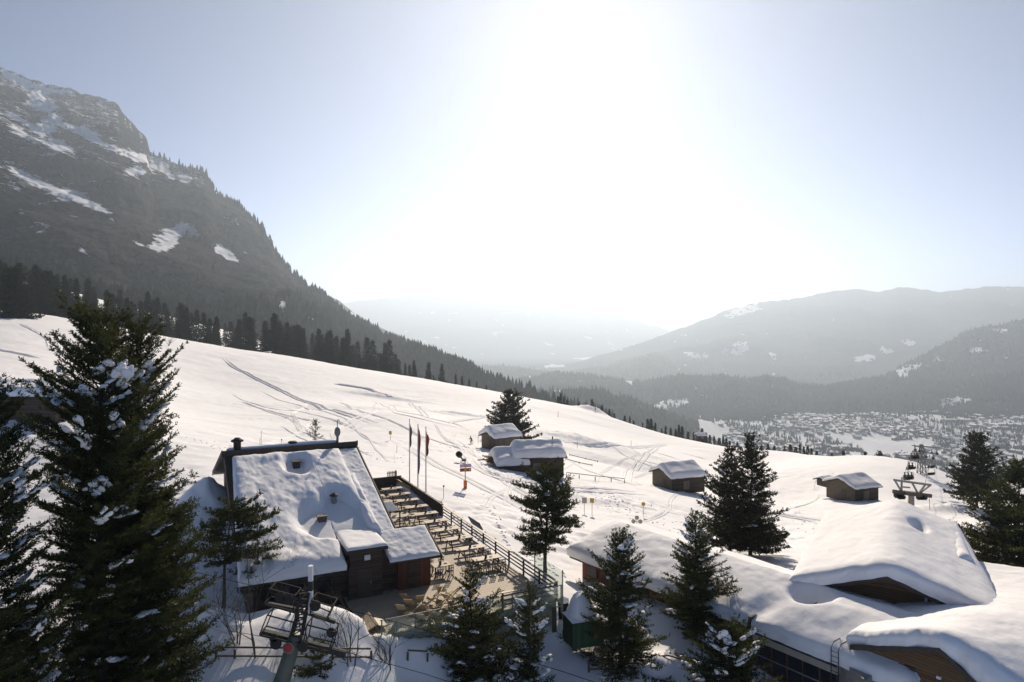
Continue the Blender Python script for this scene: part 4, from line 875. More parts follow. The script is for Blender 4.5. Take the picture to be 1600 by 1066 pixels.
def flag(px, base, top, Y, cols, y0, y1, label, wd):
    e = empty('flagpole', W(px, base, Y)-Vector((0,0,.4)), 0, label, 'flagpole', None); h = (base-top)/F*Y+.4
    MB().tube([(0,0,0),(0,0,h)], [.07,.045], 8).lathe([(.02,0),(.07,.05),(.06,.12),(.01,.16)], (0,0,h), 8).build('pole', M['white'], e)
    zt = (base-y0)/F*Y+.4; zb = (base-y1)/F*Y+.4; n = 16; g = [[], []]
    for part, (c, f0, f1) in enumerate(cols):
        V = []; Q = []
        for i in range(n+1):
            t = f0+(f1-f0)*i/n; z = zt+(zb-zt)*t; ww = wd*(.35+.65*math.sin(math.pi*min(1, t*1.05))**.7)*(.8+.2*math.sin(t*9))
            for j in range(5):
                s = j/4; V.append((.05+ww*s*.55, .12*math.sin(s*7+t*5)*(.4+s), z-.25*s*(1-t)-.1*s))
        for i in range(n):
            for j in range(4): Q.append((i*5+j, i*5+j+1, i*5+j+6, i*5+j+5))
        fl_ = mesh_np('flag_cloth', V, quads=Q, mat=M[c], parent=e, smooth=True)
        md = fl_.modifiers.new('thickness', 'SOLIDIFY'); md.thickness = .02
M['flag_grey'] = mat('grey_green_cloth', (.16,.17,.14), .8, .2, 4); M['flag_red'] = mat('red_brown_cloth', (.30,.05,.03), .8, .2, 4); M['flag_orange'] = mat('orange_red_cloth', (.42,.09,.02), .8, .2, 4)
flag(640, 757, 657, 76, [('flag_grey', 0, 1)], 662, 698, 'white flagpole with a limp grey green flag, leftmost of three by the terrace', .5)
flag(653, 769, 665, 73.7, [('flag_red', 0, .48), ('blue', .48, 1)], 667, 740, 'white flagpole with a long red and blue flag, in the middle of three', .5)
flag(665.5, 778, 669, 71.5, [('flag_orange', 0, 1)], 674, 712, 'white flagpole with a limp orange red flag, rightmost of three by the terrace', .65)
# piste sign
p = on(727, 763); sg = empty('piste_sign', p-Vector((0,0,.1)), .22, 'red and violet direction sign on a steel pole with an orange pad', 'sign'); Y = p.y; k_ = Y/F
MB().tube([(0,0,0),(0,0,43*k_)], .05, 8).build('pole', M['steel'], sg)
MB().lathe([(.2,.05),(.21,.1),(.21,1.0),(.19,1.03)], (0,0,0), 12).build('pad', M['orange'], sg, True)
for zc, mm, nm in ((36.6, 'lilac', 'upper_panel'), (30.2, 'red', 'lower_panel')):
    pa = MB().box((.02,-.09,zc*k_), (17.5*k_, .03, 5.0*k_)).build(nm, M[mm], sg)
    MB().box((.02,-.072,zc*k_), (17.9*k_, .02, 5.5*k_)).build('frame', M['white'], pa)
    MB().lathe([(.15,0),(.15,.014)], (.02,-.107,zc*k_), 12, axis=(0,-1,0)).build('emblem', M['yellow'], pa)
    if mm == 'red':
        MB().prism([(.44,-.108,zc*k_-.06),(.62,-.108,zc*k_-.06),(.62,-.108,zc*k_+.06),(.44,-.108,zc*k_+.06)], (0,-.01,0)).build('arrow', M['white'], pa)
# snow gun behind the sign
p = on(726, 724); gn = empty('snow_gun', p, 0, 'fan shaped snow gun on a small carriage behind the piste sign', 'snow gun'); k_ = p.y/F
MB().lathe([(.40,-.35),(.46,-.25),(.46,.3),(.36,.36),(.30,.36),(.30,-.1),(.02,-.1)], (-8.6*k_,0,13.2*k_), 16, axis=(-.3,-.8,.5)).build('fan_housing', M['dark_steel'], gn, True)
MB().bar((-8*k_,0,12*k_), (-4*k_,.1,6*k_), .22, .2).box((-1.2*k_,.1,4.6*k_), (6*k_,.7,3.2*k_)).build('body', M['dark_steel'], gn)
MB().bar((-5*k_,-.5,5*k_), (-6*k_,-.8,-.2), .08).bar((-1*k_,.5,4*k_), (0,.9,-.2), .08).bar((2*k_,0,5*k_), (2.6*k_,0,9*k_), .07).build('carriage', M['steel'], gn)
# green box with a heap of snow, bin
bx = Vector((3.87, 43.4, 0)); ang_ = math.atan2(.6, 1.9)
gb = empty('storage_box', (bx.x, bx.y, -1.5), ang_, 'green boarded storage box topped with a tall heap of snow', 'storage box')
MB().box((1.05, .85, .75), (2.1, 1.7, 1.6)).build('body', M['green'], gb); MB().box((1.05, .85, 1.575), (2.16, 1.76, .04)).build('lid', M['leg_wood'], gb)
g_ = np.linspace(-1, 1, 40); GX, GY = np.meshgrid(g_, g_, indexing='ij'); rr = np.maximum(np.abs(GX), np.abs(GY))**4
hr = np.hypot((GX+.1)/.98, (GY-.1)/1.0); hz_ = 1.6+np.maximum(.02, (1.3*np.clip(1-hr**1.9, 0, 1)**.75+.22)*(1+.16*fbm(GX*2.2, GY*2.2, 3, 3))*(1-rr*.95))
mesh_np('snow_heap', np.stack([(1.05+GX*1.1).ravel(), (.85+GY*.9).ravel(), hz_.ravel()], 1), quads=grid_quads(40, 40)[:, ::-1], mat=M['roofsnow'], parent=gb, smooth=True)
bn = empty('waste_bin', W(880, 950, 46.8), .3, 'black bin capped with snow behind the green storage box', 'bin')
MB().lathe([(.32,-.9),(.36,0),(.38,.35),(.34,.4)], (0,0,0), 12).build('bin_body', M['black'], bn, True); V_, Q_ = blobs([np.array([0,0,.45])], [np.array([1.,0,0])], [(.38,.38,.28)], None); mesh_np('snow_cap', V_, quads=Q_, mat=M['clump'], parent=bn, smooth=True)
pl = MB().box((0,0,0), (.3,.3,3.6)).build('pillar', M['leg_wood'], loc=W(866, 960, 45.6)+Vector((0,0,-1.4))); tag(pl, 'dark square pillar under the right corner of the terrace', 'pillar')
# wooden fences in the snow at the bottom
def fence(name, label, pts, rails, w=.09, ph=.25):
    P = [Vector(p) for p in pts]; e = empty(name, P[0], 0, label, 'fence'); o = P[0]
    for p in P: MB().box(p-o+Vector((0,0,-.3)), (w*1.2, w*1.2, 2*ph+1.0)).build('post', M['rail_wood'], e)
    for dz in rails:
        for a, b in zip(P[:-1], P[1:]): MB().bar(a-o+Vector((0,-.08,dz)), b-o+Vector((0,-.08,dz)), .05, w).build('rail', M['rail_wood'], e)
fence('wooden_fence', 'two bar wooden fence in the snow below the chalet, behind the lift tower', [on(x_, 1030) for x_ in (338,367,450,520,580)], (.62,.15))
fence('wooden_fence', 'short broken piece of fence in the snow before the terrace deck chairs', [on(637,1034),on(668,1035)], (.6,))
fence('wooden_fence', 'three bar wooden fence before the dark spruce, right of the green box', [W(920,1046,42.6),W(965,1046,42.6),W(1006,1045,42.8),W(1044,1042,43),W(1078,1052,42.2)], (.75,.4,.05))
# ------------------------------------------------------------------ long house and gabled houses at the right
LR = math.atan2(-.805, .593); lh = empty('long_house', (5.3, 57, -2.5), LR, 'long low red brown house under one smooth deep snow roof', 'house')
ze = 2.43
zr_l = lambda x, y: ze+.20*np.minimum(y, 4.6)-.2*np.maximum(y-4.6, 0)
MB().prism([(.3,.5,-2),(16.6,.5,-2),(16.6,7.9,-2),(.3,7.9,-2)], (0,0,2+ze)).build('wall', M['wood_red'], lh)
q = MB(); pf = [(-.2,0),(4.6,.92),(9,.04)]
q.prism([(-.4,-.2,ze-.06),(-.4,4.6,ze+.90),(-.4,9,ze+.02),(-.4,9,ze-.14),(-.4,4.6,ze+.74),(-.4,-.2,ze-.22)], (27.4,0,0)).build('roof', M['wood_roof'], lh)
MB().box2((-.45,-.27,ze-.30), (16.9,-.21,ze-.02)).build('eave_board', M['wood_red'], lh)
for x in (1.6, 4.2, 7.0, 10.0, 13.2):
    w_ = MB().box2((x-.55,.43,.95), (x+.55,.497,1.95)).build('window', M['leg_wood'], lh); MB().box2((x-.46,.40,1.03), (x+.46,.428,1.87)).build('pane', M['window'], w_)
def th_l(x, y):
    t = 1.02+.10*fbm(x*.25, y*.4, 15, 3)+.05*fbm(x*1.2, y*1.2, 16, 3)+.30*np.exp(-((y-3.6)/2.4)**2)
    t = t-.85*np.exp(-(((x-18.9)/1.25)**2+((y-3.3)/1.05)**2)**2)-.35*np.exp(-((x-17.2)/.8)**2-((y-.6)/1.2)**2)+.25*np.exp(-((x-21.5)/2.5)**2-((y-2.2)/1.6)**2)
    return np.maximum(t, .12)
snow_cover('roof_snow', [(-.6,-.45),(26.6,-.45),(26.6,9.1),(-.6,9.1)], zr_l, th_l, lh, 220, 90, .60, 1.9, wob=.15)
MB().prism([(18.7,3.2,ze+.75),(19.3,3.2,ze+.75),(19.0,3.2,ze+1.25)], (0,.7,.1)).build('roof_vent', M['dark_steel'], lh)
# glazed front part
MB().box2((17.0,.1,-3), (22.5,.4,ze-.75)).build('glazed_wall', M['leg_wood'], lh)
MB().box2((17.0,-.2,ze-.75), (22.5,.5,ze-.225)).build('fascia', M['cream'], lh)
MB().prism([(16.75,-.5,ze-.3),(17.05,-.5,ze-.3),(17.05,-.5,ze+.75),(16.9,-.5,ze+.75)], (0,1.6,0)).build('fire_wall', M['dark_steel'], lh)
MB().box2((17.06,-.42,ze-.23), (22.5,-.21,ze-.06)).build('gutter', M['dark_steel'], lh)
for k in range(5):
    x0 = 17.2+1.03*k
    w_ = MB().box2((x0,.02,-.2), (x0+1.03,.098,ze-.77)).build('window', M['leg_wood'], lh)
    for z0, z1 in ((-.1,.72),(.82,ze-.85)): MB().box2((x0+.07,-.01,z0), (x0+.96,.018,z1)).build('pane', M['window'], w_)
    MB().box2((x0-.04,-.05,-.2), (x0+.04,.0,ze-.78)).build('mullion', M['wood_red'], w_)
MB().box2((17.2,-.06,.75), (22.4,-.012,.80)).build('transom', M['concrete'], lh)
ld = empty('roof_ladder', (5.3, 57, -2.5), LR, 'steel ladder with hooped rails fixed at the end of the window wall', 'ladder')
lx = 22.35
q = MB()
for s in (0, .42): q.tube([(lx+s,-.62,-.3),(lx+s,-.62,ze+.9),(lx+s,-.3,ze+1.15),(lx+s,.35,ze+1.15)], .03, 6)
q.build('rail', M['dark_steel'], ld); q = MB()
for z in np.arange(-.2, ze+.8, .28): q.tube([(lx,-.62,z),(lx+.42,-.62,z)], .018, 5)
q.build('rungs', M['dark_steel'], ld)
# concrete corner block
q = MB().prism([W(1301,1020,39.7).to_2d().to_3d()+Vector((0,0,-5)), W(1352,1048,36.4).to_2d().to_3d()+Vector((0,0,-5)), W(1368,1045,37.2).to_2d().to_3d()+Vector((0,0,-5)), W(1325,1018,40.6).to_2d().to_3d()+Vector((0,0,-5))], (0,0,5.1)).build('concrete_wall', M['concrete'])
tag(q, 'grey concrete corner wall between the window wall and the brown gable', 'wall')

G2 = math.atan2(-.515, .857); g2 = empty('gabled_house', (23.9, 43.4, 0), G2, 'house with a huge smooth snow roof over a brown boarded gable', 'house')
az2 = 3.33; sl = .345; zr2 = lambda x, y: az2-sl*np.abs(x)
def roof_prism(mb, z0, hw0, hw1, y0, y1, s0, s1, th=.2):
    mb.prism([(-hw0,y0,z0-s0*hw0),(0,y0,z0),(hw1,y0,z0-s1*hw1),(hw1,y0,z0-s1*hw1-th),(0,y0,z0-th),(-hw0,y0,z0-s0*hw0-th)], (0,y1-y0,0)); return mb
MB().add([(-5.6,-.5,az2-sl*5.6),(0,-.5,az2),(6.2,-.5,az2-sl*6.2),(6.2,-.5,az2-sl*6.2-.2),(0,-.5,az2-.2),(-5.6,-.5,az2-sl*5.6-.2),(-5.6,18.1,az2-sl*5.6),(0,18.1,az2),(4.2,18.1,az2-sl*4.2),(4.2,18.1,az2-sl*4.2-.2),(0,18.1,az2-.2),(-5.6,18.1,az2-sl*5.6-.2)], [(0,5,4,1),(1,4,3,2),(6,7,10,11),(7,8,9,10),(0,1,7,6),(1,2,8,7),(2,3,9,8),(3,4,10,9),(4,5,11,10),(5,0,6,11)]).build('roof', M['wood_roof'], g2)
MB().add([(-5.2,.3,-4),(5.8,.3,-4),(5.8,.3,az2-sl*5.8-.22),(0,.3,az2-.22),(-5.2,.3,az2-sl*5.2-.22),(-5.2,17.9,-4),(3.8,17.9,-4),(3.8,17.9,az2-sl*3.8-.22),(0,17.9,az2-.22),(-5.2,17.9,az2-sl*5.2-.22)], [(0,1,2,3,4),(9,8,7,6,5),(0,5,6,1),(1,6,7,2),(2,7,8,3),(3,8,9,4),(4,9,5,0)]).build('wall', M['wood_warm'], g2)
roof_prism(MB(), az2-.02, 5.65, 6.25, -.58, -.505, sl, sl, .26).build('barge_board', M['leg_wood'], g2)
MB().prism([(-.3,.22,az2-.6),(.3,.22,az2-.6),(0,.22,az2-.25)], (0,.07,0)).build('gable_vent', M['leg_wood'], g2)
MB().box2((2.0,.2,1.75),(2.14,.295,2.05)).build('wall_lamp', M['white'], g2)
def th_2(x, y):
    t = 1.0+.08*fbm(x*.4, y*.2, 25, 3)+.04*fbm(x*1.5, y*1.0, 26, 3)+.12+sl*(np.abs(x)-np.sqrt(x*x+2.0))+.2*np.exp(-(x/1.6)**2)-.12*sstep(14, 18, y)
    t = t-.7*np.exp(-(((x-1.6)/.55)**2+((y-11.6)/1.1)**2)**1.5)
    return np.maximum(t, .1)
snow_cover('roof_snow', [(-5.75,-.75),(6.3,-.75),(4.4,18.3),(-5.75,18.3)], zr2, th_2, g2, 120, 120, .72, 1.0, wob=.10, edges=(1,1,1,1))
MB().box((1.6,11.6,az2-.35), (.35,.5,.4)).build('roof_vent', M['dark_steel'], g2)
# side roof with metal snow guards
sr = empty('side_porch', (0,0,0), 0, 'narrow side porch with a rounded snow strip, right of the big snow roof', 'porch')
P_ = [W(1476,828,56), W(1497,822,57), W(1520,878,47.5), W(1492,885,47)]; c0 = sum(P_, Vector())/4; sr.location = (c0.x, c0.y, c0.z-1.2)
MB().prism([p-sr.location-Vector((0,0,1.5)) for p in P_], (0,0,1.3)).build('wall', M['wood_dark'], sr)
q = MB()
for t in np.linspace(0, 1, 18): q.bar(P_[1].lerp(P_[2], t)-sr.location+Vector((.1,0,-.1)), P_[1].lerp(P_[2], t)-sr.location+Vector((.40,.06,-.2)), .05, .04)
q.bar(P_[1]-sr.location+Vector((.40,.06,-.17)), P_[2]-sr.location+Vector((.40,.06,-.17)), .05).build('snow_guard', M['dark_steel'], sr)
pz = _tps_fit(np.array([p.to_2d() for p in P_]+[c0.to_2d()]), np.array([p.z for p in P_]+[c0.z]))
zz = lambda x, y: c0.z+(y-c0.y)*((P_[1].z-P_[2].z)/(P_[1].y-P_[2].y))
snow_cover('roof_snow', [p.to_2d() for p in (P_[3],P_[2],P_[1],P_[0])], lambda x, y: zz(x, y)-.2, lambda x, y: .75+.06*fbm(x, y, 3, 2), sr, 24, 70, .35, .9, tuple(sr.location))

# near right house: flat-looking gable, deep snow running back to the right
g3l = Vector((19.05,38.0,0)); g3 = Vector((.597,-.802,0)); d3 = Vector((.80,.60,0))
g3o = Vector((21.66,34.5,0)); r3 = math.atan2(g3.y, g3.x)
nh = empty('gabled_house', g3o, r3, 'brown boarded house at the bottom right corner under a metre of snow', 'house')
MB().prism([(-4.0,.5,-5),(3.8,.5,-5),(3.8,.5,.35),(0,.5,2.5),(-4.0,.5,1.15)], (0,5,0)).build('wall', M['wood_warm'], nh)
MB().prism([(-4.5,-.1,1.22),(0,-.1,2.75),(4.2,-.1,.0),(4.2,-.1,-.2),(0,-.1,2.52),(-4.5,-.1,1.02)], (0,5.5,0)).build('roof', M['wood_roof'], nh)
MB().prism([(-4.55,-.18,1.26),(0,-.18,2.79),(4.25,-.18,.03),(4.25,-.18,-.25),(0,-.18,2.48),(-4.55,-.18,.98)], (0,.075,0)).build('barge_board', M['leg_wood'], nh)
w_ = MB().box2((-2.2,.40,-.6), (-1.4,.497,1.0)).build('window', M['leg_wood'], nh); MB().box2((-2.12,.37,-.5), (-1.48,.398,.92)).build('pane', M['window'], w_)
MB().box2((-.35,.36,.95), (-.15,.497,1.1)).build('wall_lamp', M['white'], nh)
ctl = [(18.8,38.2,2.0),(20.2,36.3,2.9),(21.5,34.5,3.62),(22.7,33.0,3.0),(24.2,31.2,1.9),(34,53,1.1),(37.9,50.5,1.2),(50,43,1.6),(31.3,41.7,2.35),(26,38.5,2.9),(27,42.5,2.0),(30,46,1.5),(28,34,2.6),(25.5,42.0,1.9),(23,41,1.75),(22,38.6,2.3),(34,38,2.4)]
c_ = np.array(ctl); w3 = _tps_fit(c_[:, :2], c_[:, 2])
def zt3(x, y):
    q = np.stack([x.ravel(), y.ravel()], 1); d = np.linalg.norm(q[:, None]-c_[None, :, :2], axis=2)
    z = np.where(d > 0, d*d*np.log(d+1e-9), 0)@w3[:len(c_)]+w3[len(c_)]+q@w3[len(c_)+1:]
    return z.reshape(x.shape)+.06*fbm(x*.5, y*.5, 33, 3)+.03*fbm(x*2, y*2, 34, 3)
def zr3(x, y):
    e = (x-g3o.x)*g3.x+(y-g3o.y)*g3.y; z = np.where(e < 0, 2.75+.34*e, 2.75-.655*e); return np.minimum(z, zt3(x, y)-.45)
R3 = Matrix.Rotation(-r3, 3, 'Z')
o = snow_cover('roof_snow', [(18.75,38.35),(24.5,30.6),(50,43),(34,53)], zr3, None, None, 140, 140, .68, .8, edges=(1,1,1,1), ztop=zt3, wob=.18)
V = np.array([v.co[:] for v in o.data.vertices]); V = (V-np.array(g3o))@np.array(R3).T
o.data.vertices.foreach_set('co', V.astype(np.float32).ravel()); o.data.update(); o.parent = nh
lr = empty('low_house', (34, 45, -3), 0, 'low flat house part buried between the two snow roofs at the right edge', 'house')
MB().prism([(-5,0,-2),(3,-8,-2),(13,-2.5,-2),(1,5.5,-2)], (0,0,5.2)).build('wall', M['wood_dark'], lr)
# ------------------------------------------------------------------ barns on the slope
def barn(label, corner, L, Wd, h, rz, pitch=.36, thick=.75, wallm='wood_barn', gablem='wood_grey', over=.5, name='barn', chim=False, logs=True, ends=True, sink=.6, door=True):
    e = empty(name, corner, rz, label, 'barn'); rid = h+pitch*Wd/2
    MB().prism([(0.06,0,-sink),(.06,Wd,-sink),(.06,Wd,h),(.06,Wd/2,rid),(.06,0,h)], (L-.12,0,0)).build('wall', M[wallm], e)
    for x in (0, L-.057): MB().prism([(x,0.02,-sink),(x,Wd-.02,-sink),(x,Wd-.02,h-.03),(x,Wd/2,rid-.05),(x,.02,h-.03)], (.057,0,0)).build('gable', M[gablem], e)
    q = MB()
    for s in ((-over, -pitch*over), ):
        q.prism([(-over,-over,h-pitch*over+.02),(-over,Wd/2,rid+.02),(-over,Wd+over,h-pitch*over+.02),(-over,Wd+over,h-pitch*over+.14),(-over,Wd/2,rid+.15),(-over,-over,h-pitch*over+.14)], (L+2*over,0,0))
    q.build('roof', M['wood_roof'], e)
    zr = lambda x, y: rid+.15-pitch*np.abs(y-Wd/2)
    sd = int(corner[0]*7) % 50
    snow_cover('roof_snow', [(-over*.9,-over*.95),(L+over*.35,-over*.95),(L+over*.35,Wd+over*.95),(-over*.9,Wd+over*.95)], zr, lambda x, y: thick*(1+.16*fbm(x*.5+sd, y*.6, sd, 3)+.25*np.exp(-((y-Wd/2)/1.1)**2)), e, 50, 40, .5, .8, wob=.15)
    if False:
        q = MB()
        for z in np.arange(.1, h, .24):
            for y in (-.12,): q.box((-.03,y,z),(.16,.2,.18)).box((L+.03,y,z),(.16,.2,.18))
        q.build('log_ends', M['leg_wood'], e)
    if door:
        d_ = MB().box2((-.05, Wd*.3, -.1), (-.003, Wd*.3+1.0, 1.7)).build('door', M['leg_wood'], e)
        MB().box2((L*.35,-.05,.1), (L*.35+1.3,-.003,1.6)).build('hatch', M['wood_grey'], e)
    if chim: MB().tube([(L*.82,Wd/2,rid),(L*.82,Wd/2,rid+2.0)], .1, 6).build('pole', M['leg_wood'], e)
    return e
def gcorner(px, py, Y=None):
    p = on(px, py) if Y is None else W(px, py, Y); return p
c1 = W(1049, 768, 119); barn('brown hay barn with a snow roof, beside the pair of dark spruces', c1, 6.9, 6.2, 2.25, math.radians(20), thick=.85)
c2 = W(1336, 784, 118); barn('small log barn with a snow roof at the right, beyond the big snow roof', c2, 5.6, 6.2, 2.2, math.radians(22), thick=.55, chim=False)
c3 = W(806, 742, 104); c3.z = 19-.2165*104
barn('long dark log barn with a thin pole on its snow roof, middle of the slope', c3, 7.4, 5.0, 2.5, math.radians(6), pitch=.3, thick=1.15, chim=True)
c4 = W(779, 741, 103); barn('low log shed with a rounded snow roof leaning on the long dark log barn', c4, 4.6, 5.4, 1.25, math.radians(14), pitch=.34, thick=1.1, logs=False, door=False)
c5 = W(773, 702, 128); barn('pale boarded hut with a snow roof under the wide dark spruce', c5, 5.8, 4.6, 2.0, math.radians(35), thick=1.0, wallm='wood_grey', logs=False)
c6 = W(1292, 757, 128); barn('little hut almost buried in snow beside the small log barn', c6, 2.2, 2.4, .5, math.radians(22), thick=.25, logs=False, door=False)
c7 = W(1091, 686, 285); barn('tiny dark hut with a snow roof on the skyline left of the dark spruce pair', c7, 3.4, 3, 1.3, .1, thick=.5, logs=False)
c8 = W(-70, 650, 92); barn('brown house with a flat white snow roof behind the left conifers', c8, 14.0, 8, 2.6, math.radians(-3), pitch=.10, thick=1.25, name='house', logs=False, wallm='wood_dark', gablem='wood_dark')['category'] = 'house'
c9 = W(419, 556, 366); e = empty('cabin', c9, 0, 'tiny grey cabin on the skyline below the forest edge', 'cabin')
MB().box((0,0,.9),(2.4,2.4,2.2)).build('wall', M['cream'], e); MB().box((0,0,2.1),(3,3,.25)).build('roof', M['roofsnow'], e)
# stacked firewood and fence rails near the barns
rw = random.Random(2); q = MB()
for k in range(16): q.bar((rw.gauss(0,.9), rw.gauss(0,.9), rw.uniform(-.1,.6)), (rw.gauss(0,.9)+1.0, rw.gauss(0,.9), rw.uniform(-.1,.6)), .16)
tag(q.build('firewood_heap', M['wood_warm'], loc=W(768,722,105)+Vector((0,0,0))), 'heap of firewood against the low log shed', 'firewood')
fence('wooden_fence', 'thin rail fence running right from the long dark log barn', [on(885,746),on(905,748),on(930,751),on(955,753),on(976,755)], (.75,), .1, .4)
fence('wooden_fence', 'low half buried rail fence on the snow behind the long log barn', [on(884,718),on(905,724),on(925,728)], (.15,), .12, .1)
fence('wooden_fence', 'second low half buried rail fence behind the long log barn', [on(890,712),on(915,718),on(934,722)], (.15,), .12, .1)

# piste marker poles and discs
def marker(px, py, top, label, kind='thin', col='red'):
    p = on(px, py); k = p.y/F; h = max(.8, (py-top)*k); e = empty('piste_marker', p-Vector((0,0,.15)), random.uniform(-.3, .3), label, 'marker pole')
    r = max(.03, .0003*p.y)
    MB().tube([(0,0,0),(.02,0,h)], r, 6).build('pole', M['marker' if col == 'red' else 'steel'], e)
    if kind == 'sign': MB().box((0,-.05,h-.25),(.5,.04,.6)).box((0,-.075,h-.25),(.2,.01,.3)).build('panel', M['yellow'], e)
    if kind == 'pale': MB().box((0,-.05,h-.25),(.6,.04,.7)).build('panel', M['cream'], e)
    if kind == 'disc': MB().lathe([(.25,0),(.25,.05)], (0,-.06,h-.2), 14, axis=(0,-1,0)).build('disc', M['yellow'], e)
    if kind == 'trio':
        for x, z in ((-.38,0),(.38,0),(0,.42)): MB().lathe([(.25,0),(.25,.05)], (x,-.06,h-.35+z), 14, axis=(0,-1,0)).build('disc', M['cream'], e)
        MB().bar((-.4,0,h-.35),(.4,0,h-.35),.05).build('crossbar', M['steel'], e)
    if kind == 'knob': MB().lathe([(.02,-.12),(.1,-.06),(.1,.06),(.02,.12)], (.02,0,h), 8).build('knob', M['red'], e)
    return e
for a in ((693,779,758,'red tipped marker pole on the snow between the flagpoles and the piste sign','knob'),(610,688,673,'yellow sign on a pole above the chalet roof, near the ski tracks','sign'),(913,801,777,'pale sign post, left of two below the long barn fence','pale'),(925,803,777,'yellow sign post, right of two below the long barn fence','sign'),
          (1005,806,783,'yellow disc marker on the snow behind the long snowy roof','disc'),(995,825,808,'pole with three pale discs behind the long snowy roof','trio'),(1297,826,811,'yellow marker sign beside the big gabled snow roof','sign'),
          (408,697,672,'thin orange pole, taller of two left of the sparse spruce','thin'),(440,698,686,'short pole with a dark knob between the thin poles and the sparse spruce','knob'),(406,696,684,'short thin pole beside the taller orange pole behind the chalet','thin'),
          (620,708,695,'thin marker pole between the chalet ridge and the flagpoles','thin'),(838,624,619,'tiny yellow marker on the skyline above the wide spruce','sign'),(902,699,689,'thin marker pole on the slope right of the wide spruce','thin'),(872,652,642,'thin pole high on the slope right of the wide spruce','thin'),
          (986,698,688,'thin marker pole below the skyline, left of the dark spruce pair','thin'),(747,692,681,'thin pole right beside the lone skier','thin')):
    marker(*a[:4], *a[4:], **({'col': 'grey'} if a[4] in ('pale','trio','disc') else {}))

# people
def person(name, loc, rz, label, J, edges, rad, height, parts=True):
    """one continuous skinned body; joints and radii given for a 1.75 m figure"""
    e = empty(name, loc, rz, label, 'person')
    me = bpy.data.meshes.new('body'); me.from_pydata(J, edges, []); o = bpy.data.objects.new('body', me); COL.objects.link(o); o.parent = e
    sm = o.modifiers.new('skin', 'SKIN'); sm.use_smooth_shade = True
    for i, r in enumerate(rad): me.skin_vertices[0].data[i].radius = (r, r)
    me.skin_vertices[0].data[0].use_root = True
    ss = o.modifiers.new('sub', 'SUBSURF'); ss.levels = 1; ss.render_levels = 1
    return e, o
M['jacket'] = mat('dark_ski_clothes', (.03,.03,.035), .8, .3, 6); M['jacket_red'] = mat('red_ski_jacket', (.25,.03,.02), .8, .2, 6); M['jacket_green'] = mat('olive_ski_clothes', (.03,.05,.02), .8, .3, 6); M['skin'] = mat('skin', (.45,.27,.2), .6, .1, 6)
J = [(0,0,.72),(0,.10,.95),(0,.26,1.16),(0,.36,1.26),(0,.42,1.40),(-.2,.24,1.14),(-.30,.38,.98),(-.26,.58,.98),(.2,.24,1.14),(.30,.38,.98),(.26,.58,.98),(-.13,0,.70),(-.16,.24,.44),(-.15,.05,.1),(-.15,.18,.05),(.13,0,.70),(.16,.24,.44),(.15,.05,.1),(.15,.18,.05)]
E = [(0,1),(1,2),(2,3),(3,4),(2,5),(5,6),(6,7),(2,8),(8,9),(9,10),(0,11),(11,12),(12,13),(13,14),(0,15),(15,16),(16,17),(17,18)]
R = [.16,.16,.17,.07,.11,.09,.06,.045,.09,.06,.045,.11,.085,.065,.05,.11,.085,.065,.05]
p = on(737, 694); e, o = person('person', p, 2.6, 'lone skier in dark clothes crouching downhill left of the pale hut', J, E, R, 1.75); o.data.materials.append(M['jacket'])
q = MB()
for s in (-.15, .15): q.box((s, .15, .02), (.09, 1.7, .03))
q.build('skis', M['red'], e); q = MB()
for s in (-1, 1): q.tube([(s*.26,.58,.98),(s*.45,-.35,.25)], .02, 5)
q.build('ski_poles', M['dark_steel'], e)
MB().lathe([(.02,-.13),(.11,-.08),(.135,.02),(.11,.1),(.03,.15)], (0,.42,1.44), 10).build('helmet', M['black'], e, True)

# far chairlift: framed tower behind the big roof, lattice pylon and chairs
ct = W(1424, 800, 96); ct.z = W(1424, 770, 96).z
ft = empty('lift_tower', ct, 0, 'steel chairlift tower head with two beams and V braces behind the big snow roof', 'lift tower'); k_ = 96/F
def fp(px, py, dy=0): return Vector(((px-1424)*k_, dy, -(py-770)*k_))
MB().tube([fp(1424,900), fp(1424,771)], .38, 12).build('pole', M['steel'], ft)
q = MB().bar(fp(1396.5,750), fp(1454.5,758), .28).build('upper_beam', M['steel'], ft)
q = MB().bar(fp(1395.5,768), fp(1455,775), .42, .5).bar(fp(1412,770), fp(1438,773), .9, .5).build('lower_beam', M['leg_wood'], ft)
for a, b in (((1398,750.5),(1409,769)),((1454,758),(1435,772)),((1425,754),(1434,771)),((1409,752),(1408.5,768)),((1446,757),(1436,771))): MB().bar(fp(*a), fp(*b), .2).build('brace', M['steel'], ft)
for x, y in ((1402,775),(1407,777),(1437,778),(1441,778)):
    MB().box(fp(x,y-1.6), (.95,.25,.5)).build('sheave_beam', M['dark_steel'], ft)
    for j in range(3): MB().lathe([(.3,-.08),(.32,0),(.3,.08)], fp(x+(j-1)*3.2,y-.6,-.24), 10, axis=(0,1,0)).build('sheave', M['dark_steel'], ft)
q = MB()
for dx in (-1.4, 1.4): q.bar(fp(1421.5+dx,774), fp(1421.5+dx,785), .07)
for y in (776,779,782): q.bar(fp(1420,y), fp(1423,y), .06)
q.build('ladder', M['steel'], ft); MB().box(fp(1421.5,784), (.5,.1,.35)).build('number_plate', M['yellow'], ft)
MB().tube([fp(1452,776), fp(1453,797)], .035, 5).build('cable_stay', M['steel'], ft)
q = MB(); [q.bar(fp(1410+a,761), fp(1410+a+12,762), .12, .2) for a in (0,)]; q.build('walkway', M['steel'], ft)
cy = W(1440, 790, 150); py_ = empty('lattice_pylon', cy, 0, 'slender lattice pylon with several crossarms behind the chairlift tower', 'pylon'); k2 = 150/F
def pp(px, py, dy=0): return Vector(((px-1440)*k2, dy, -(py-790)*k2))
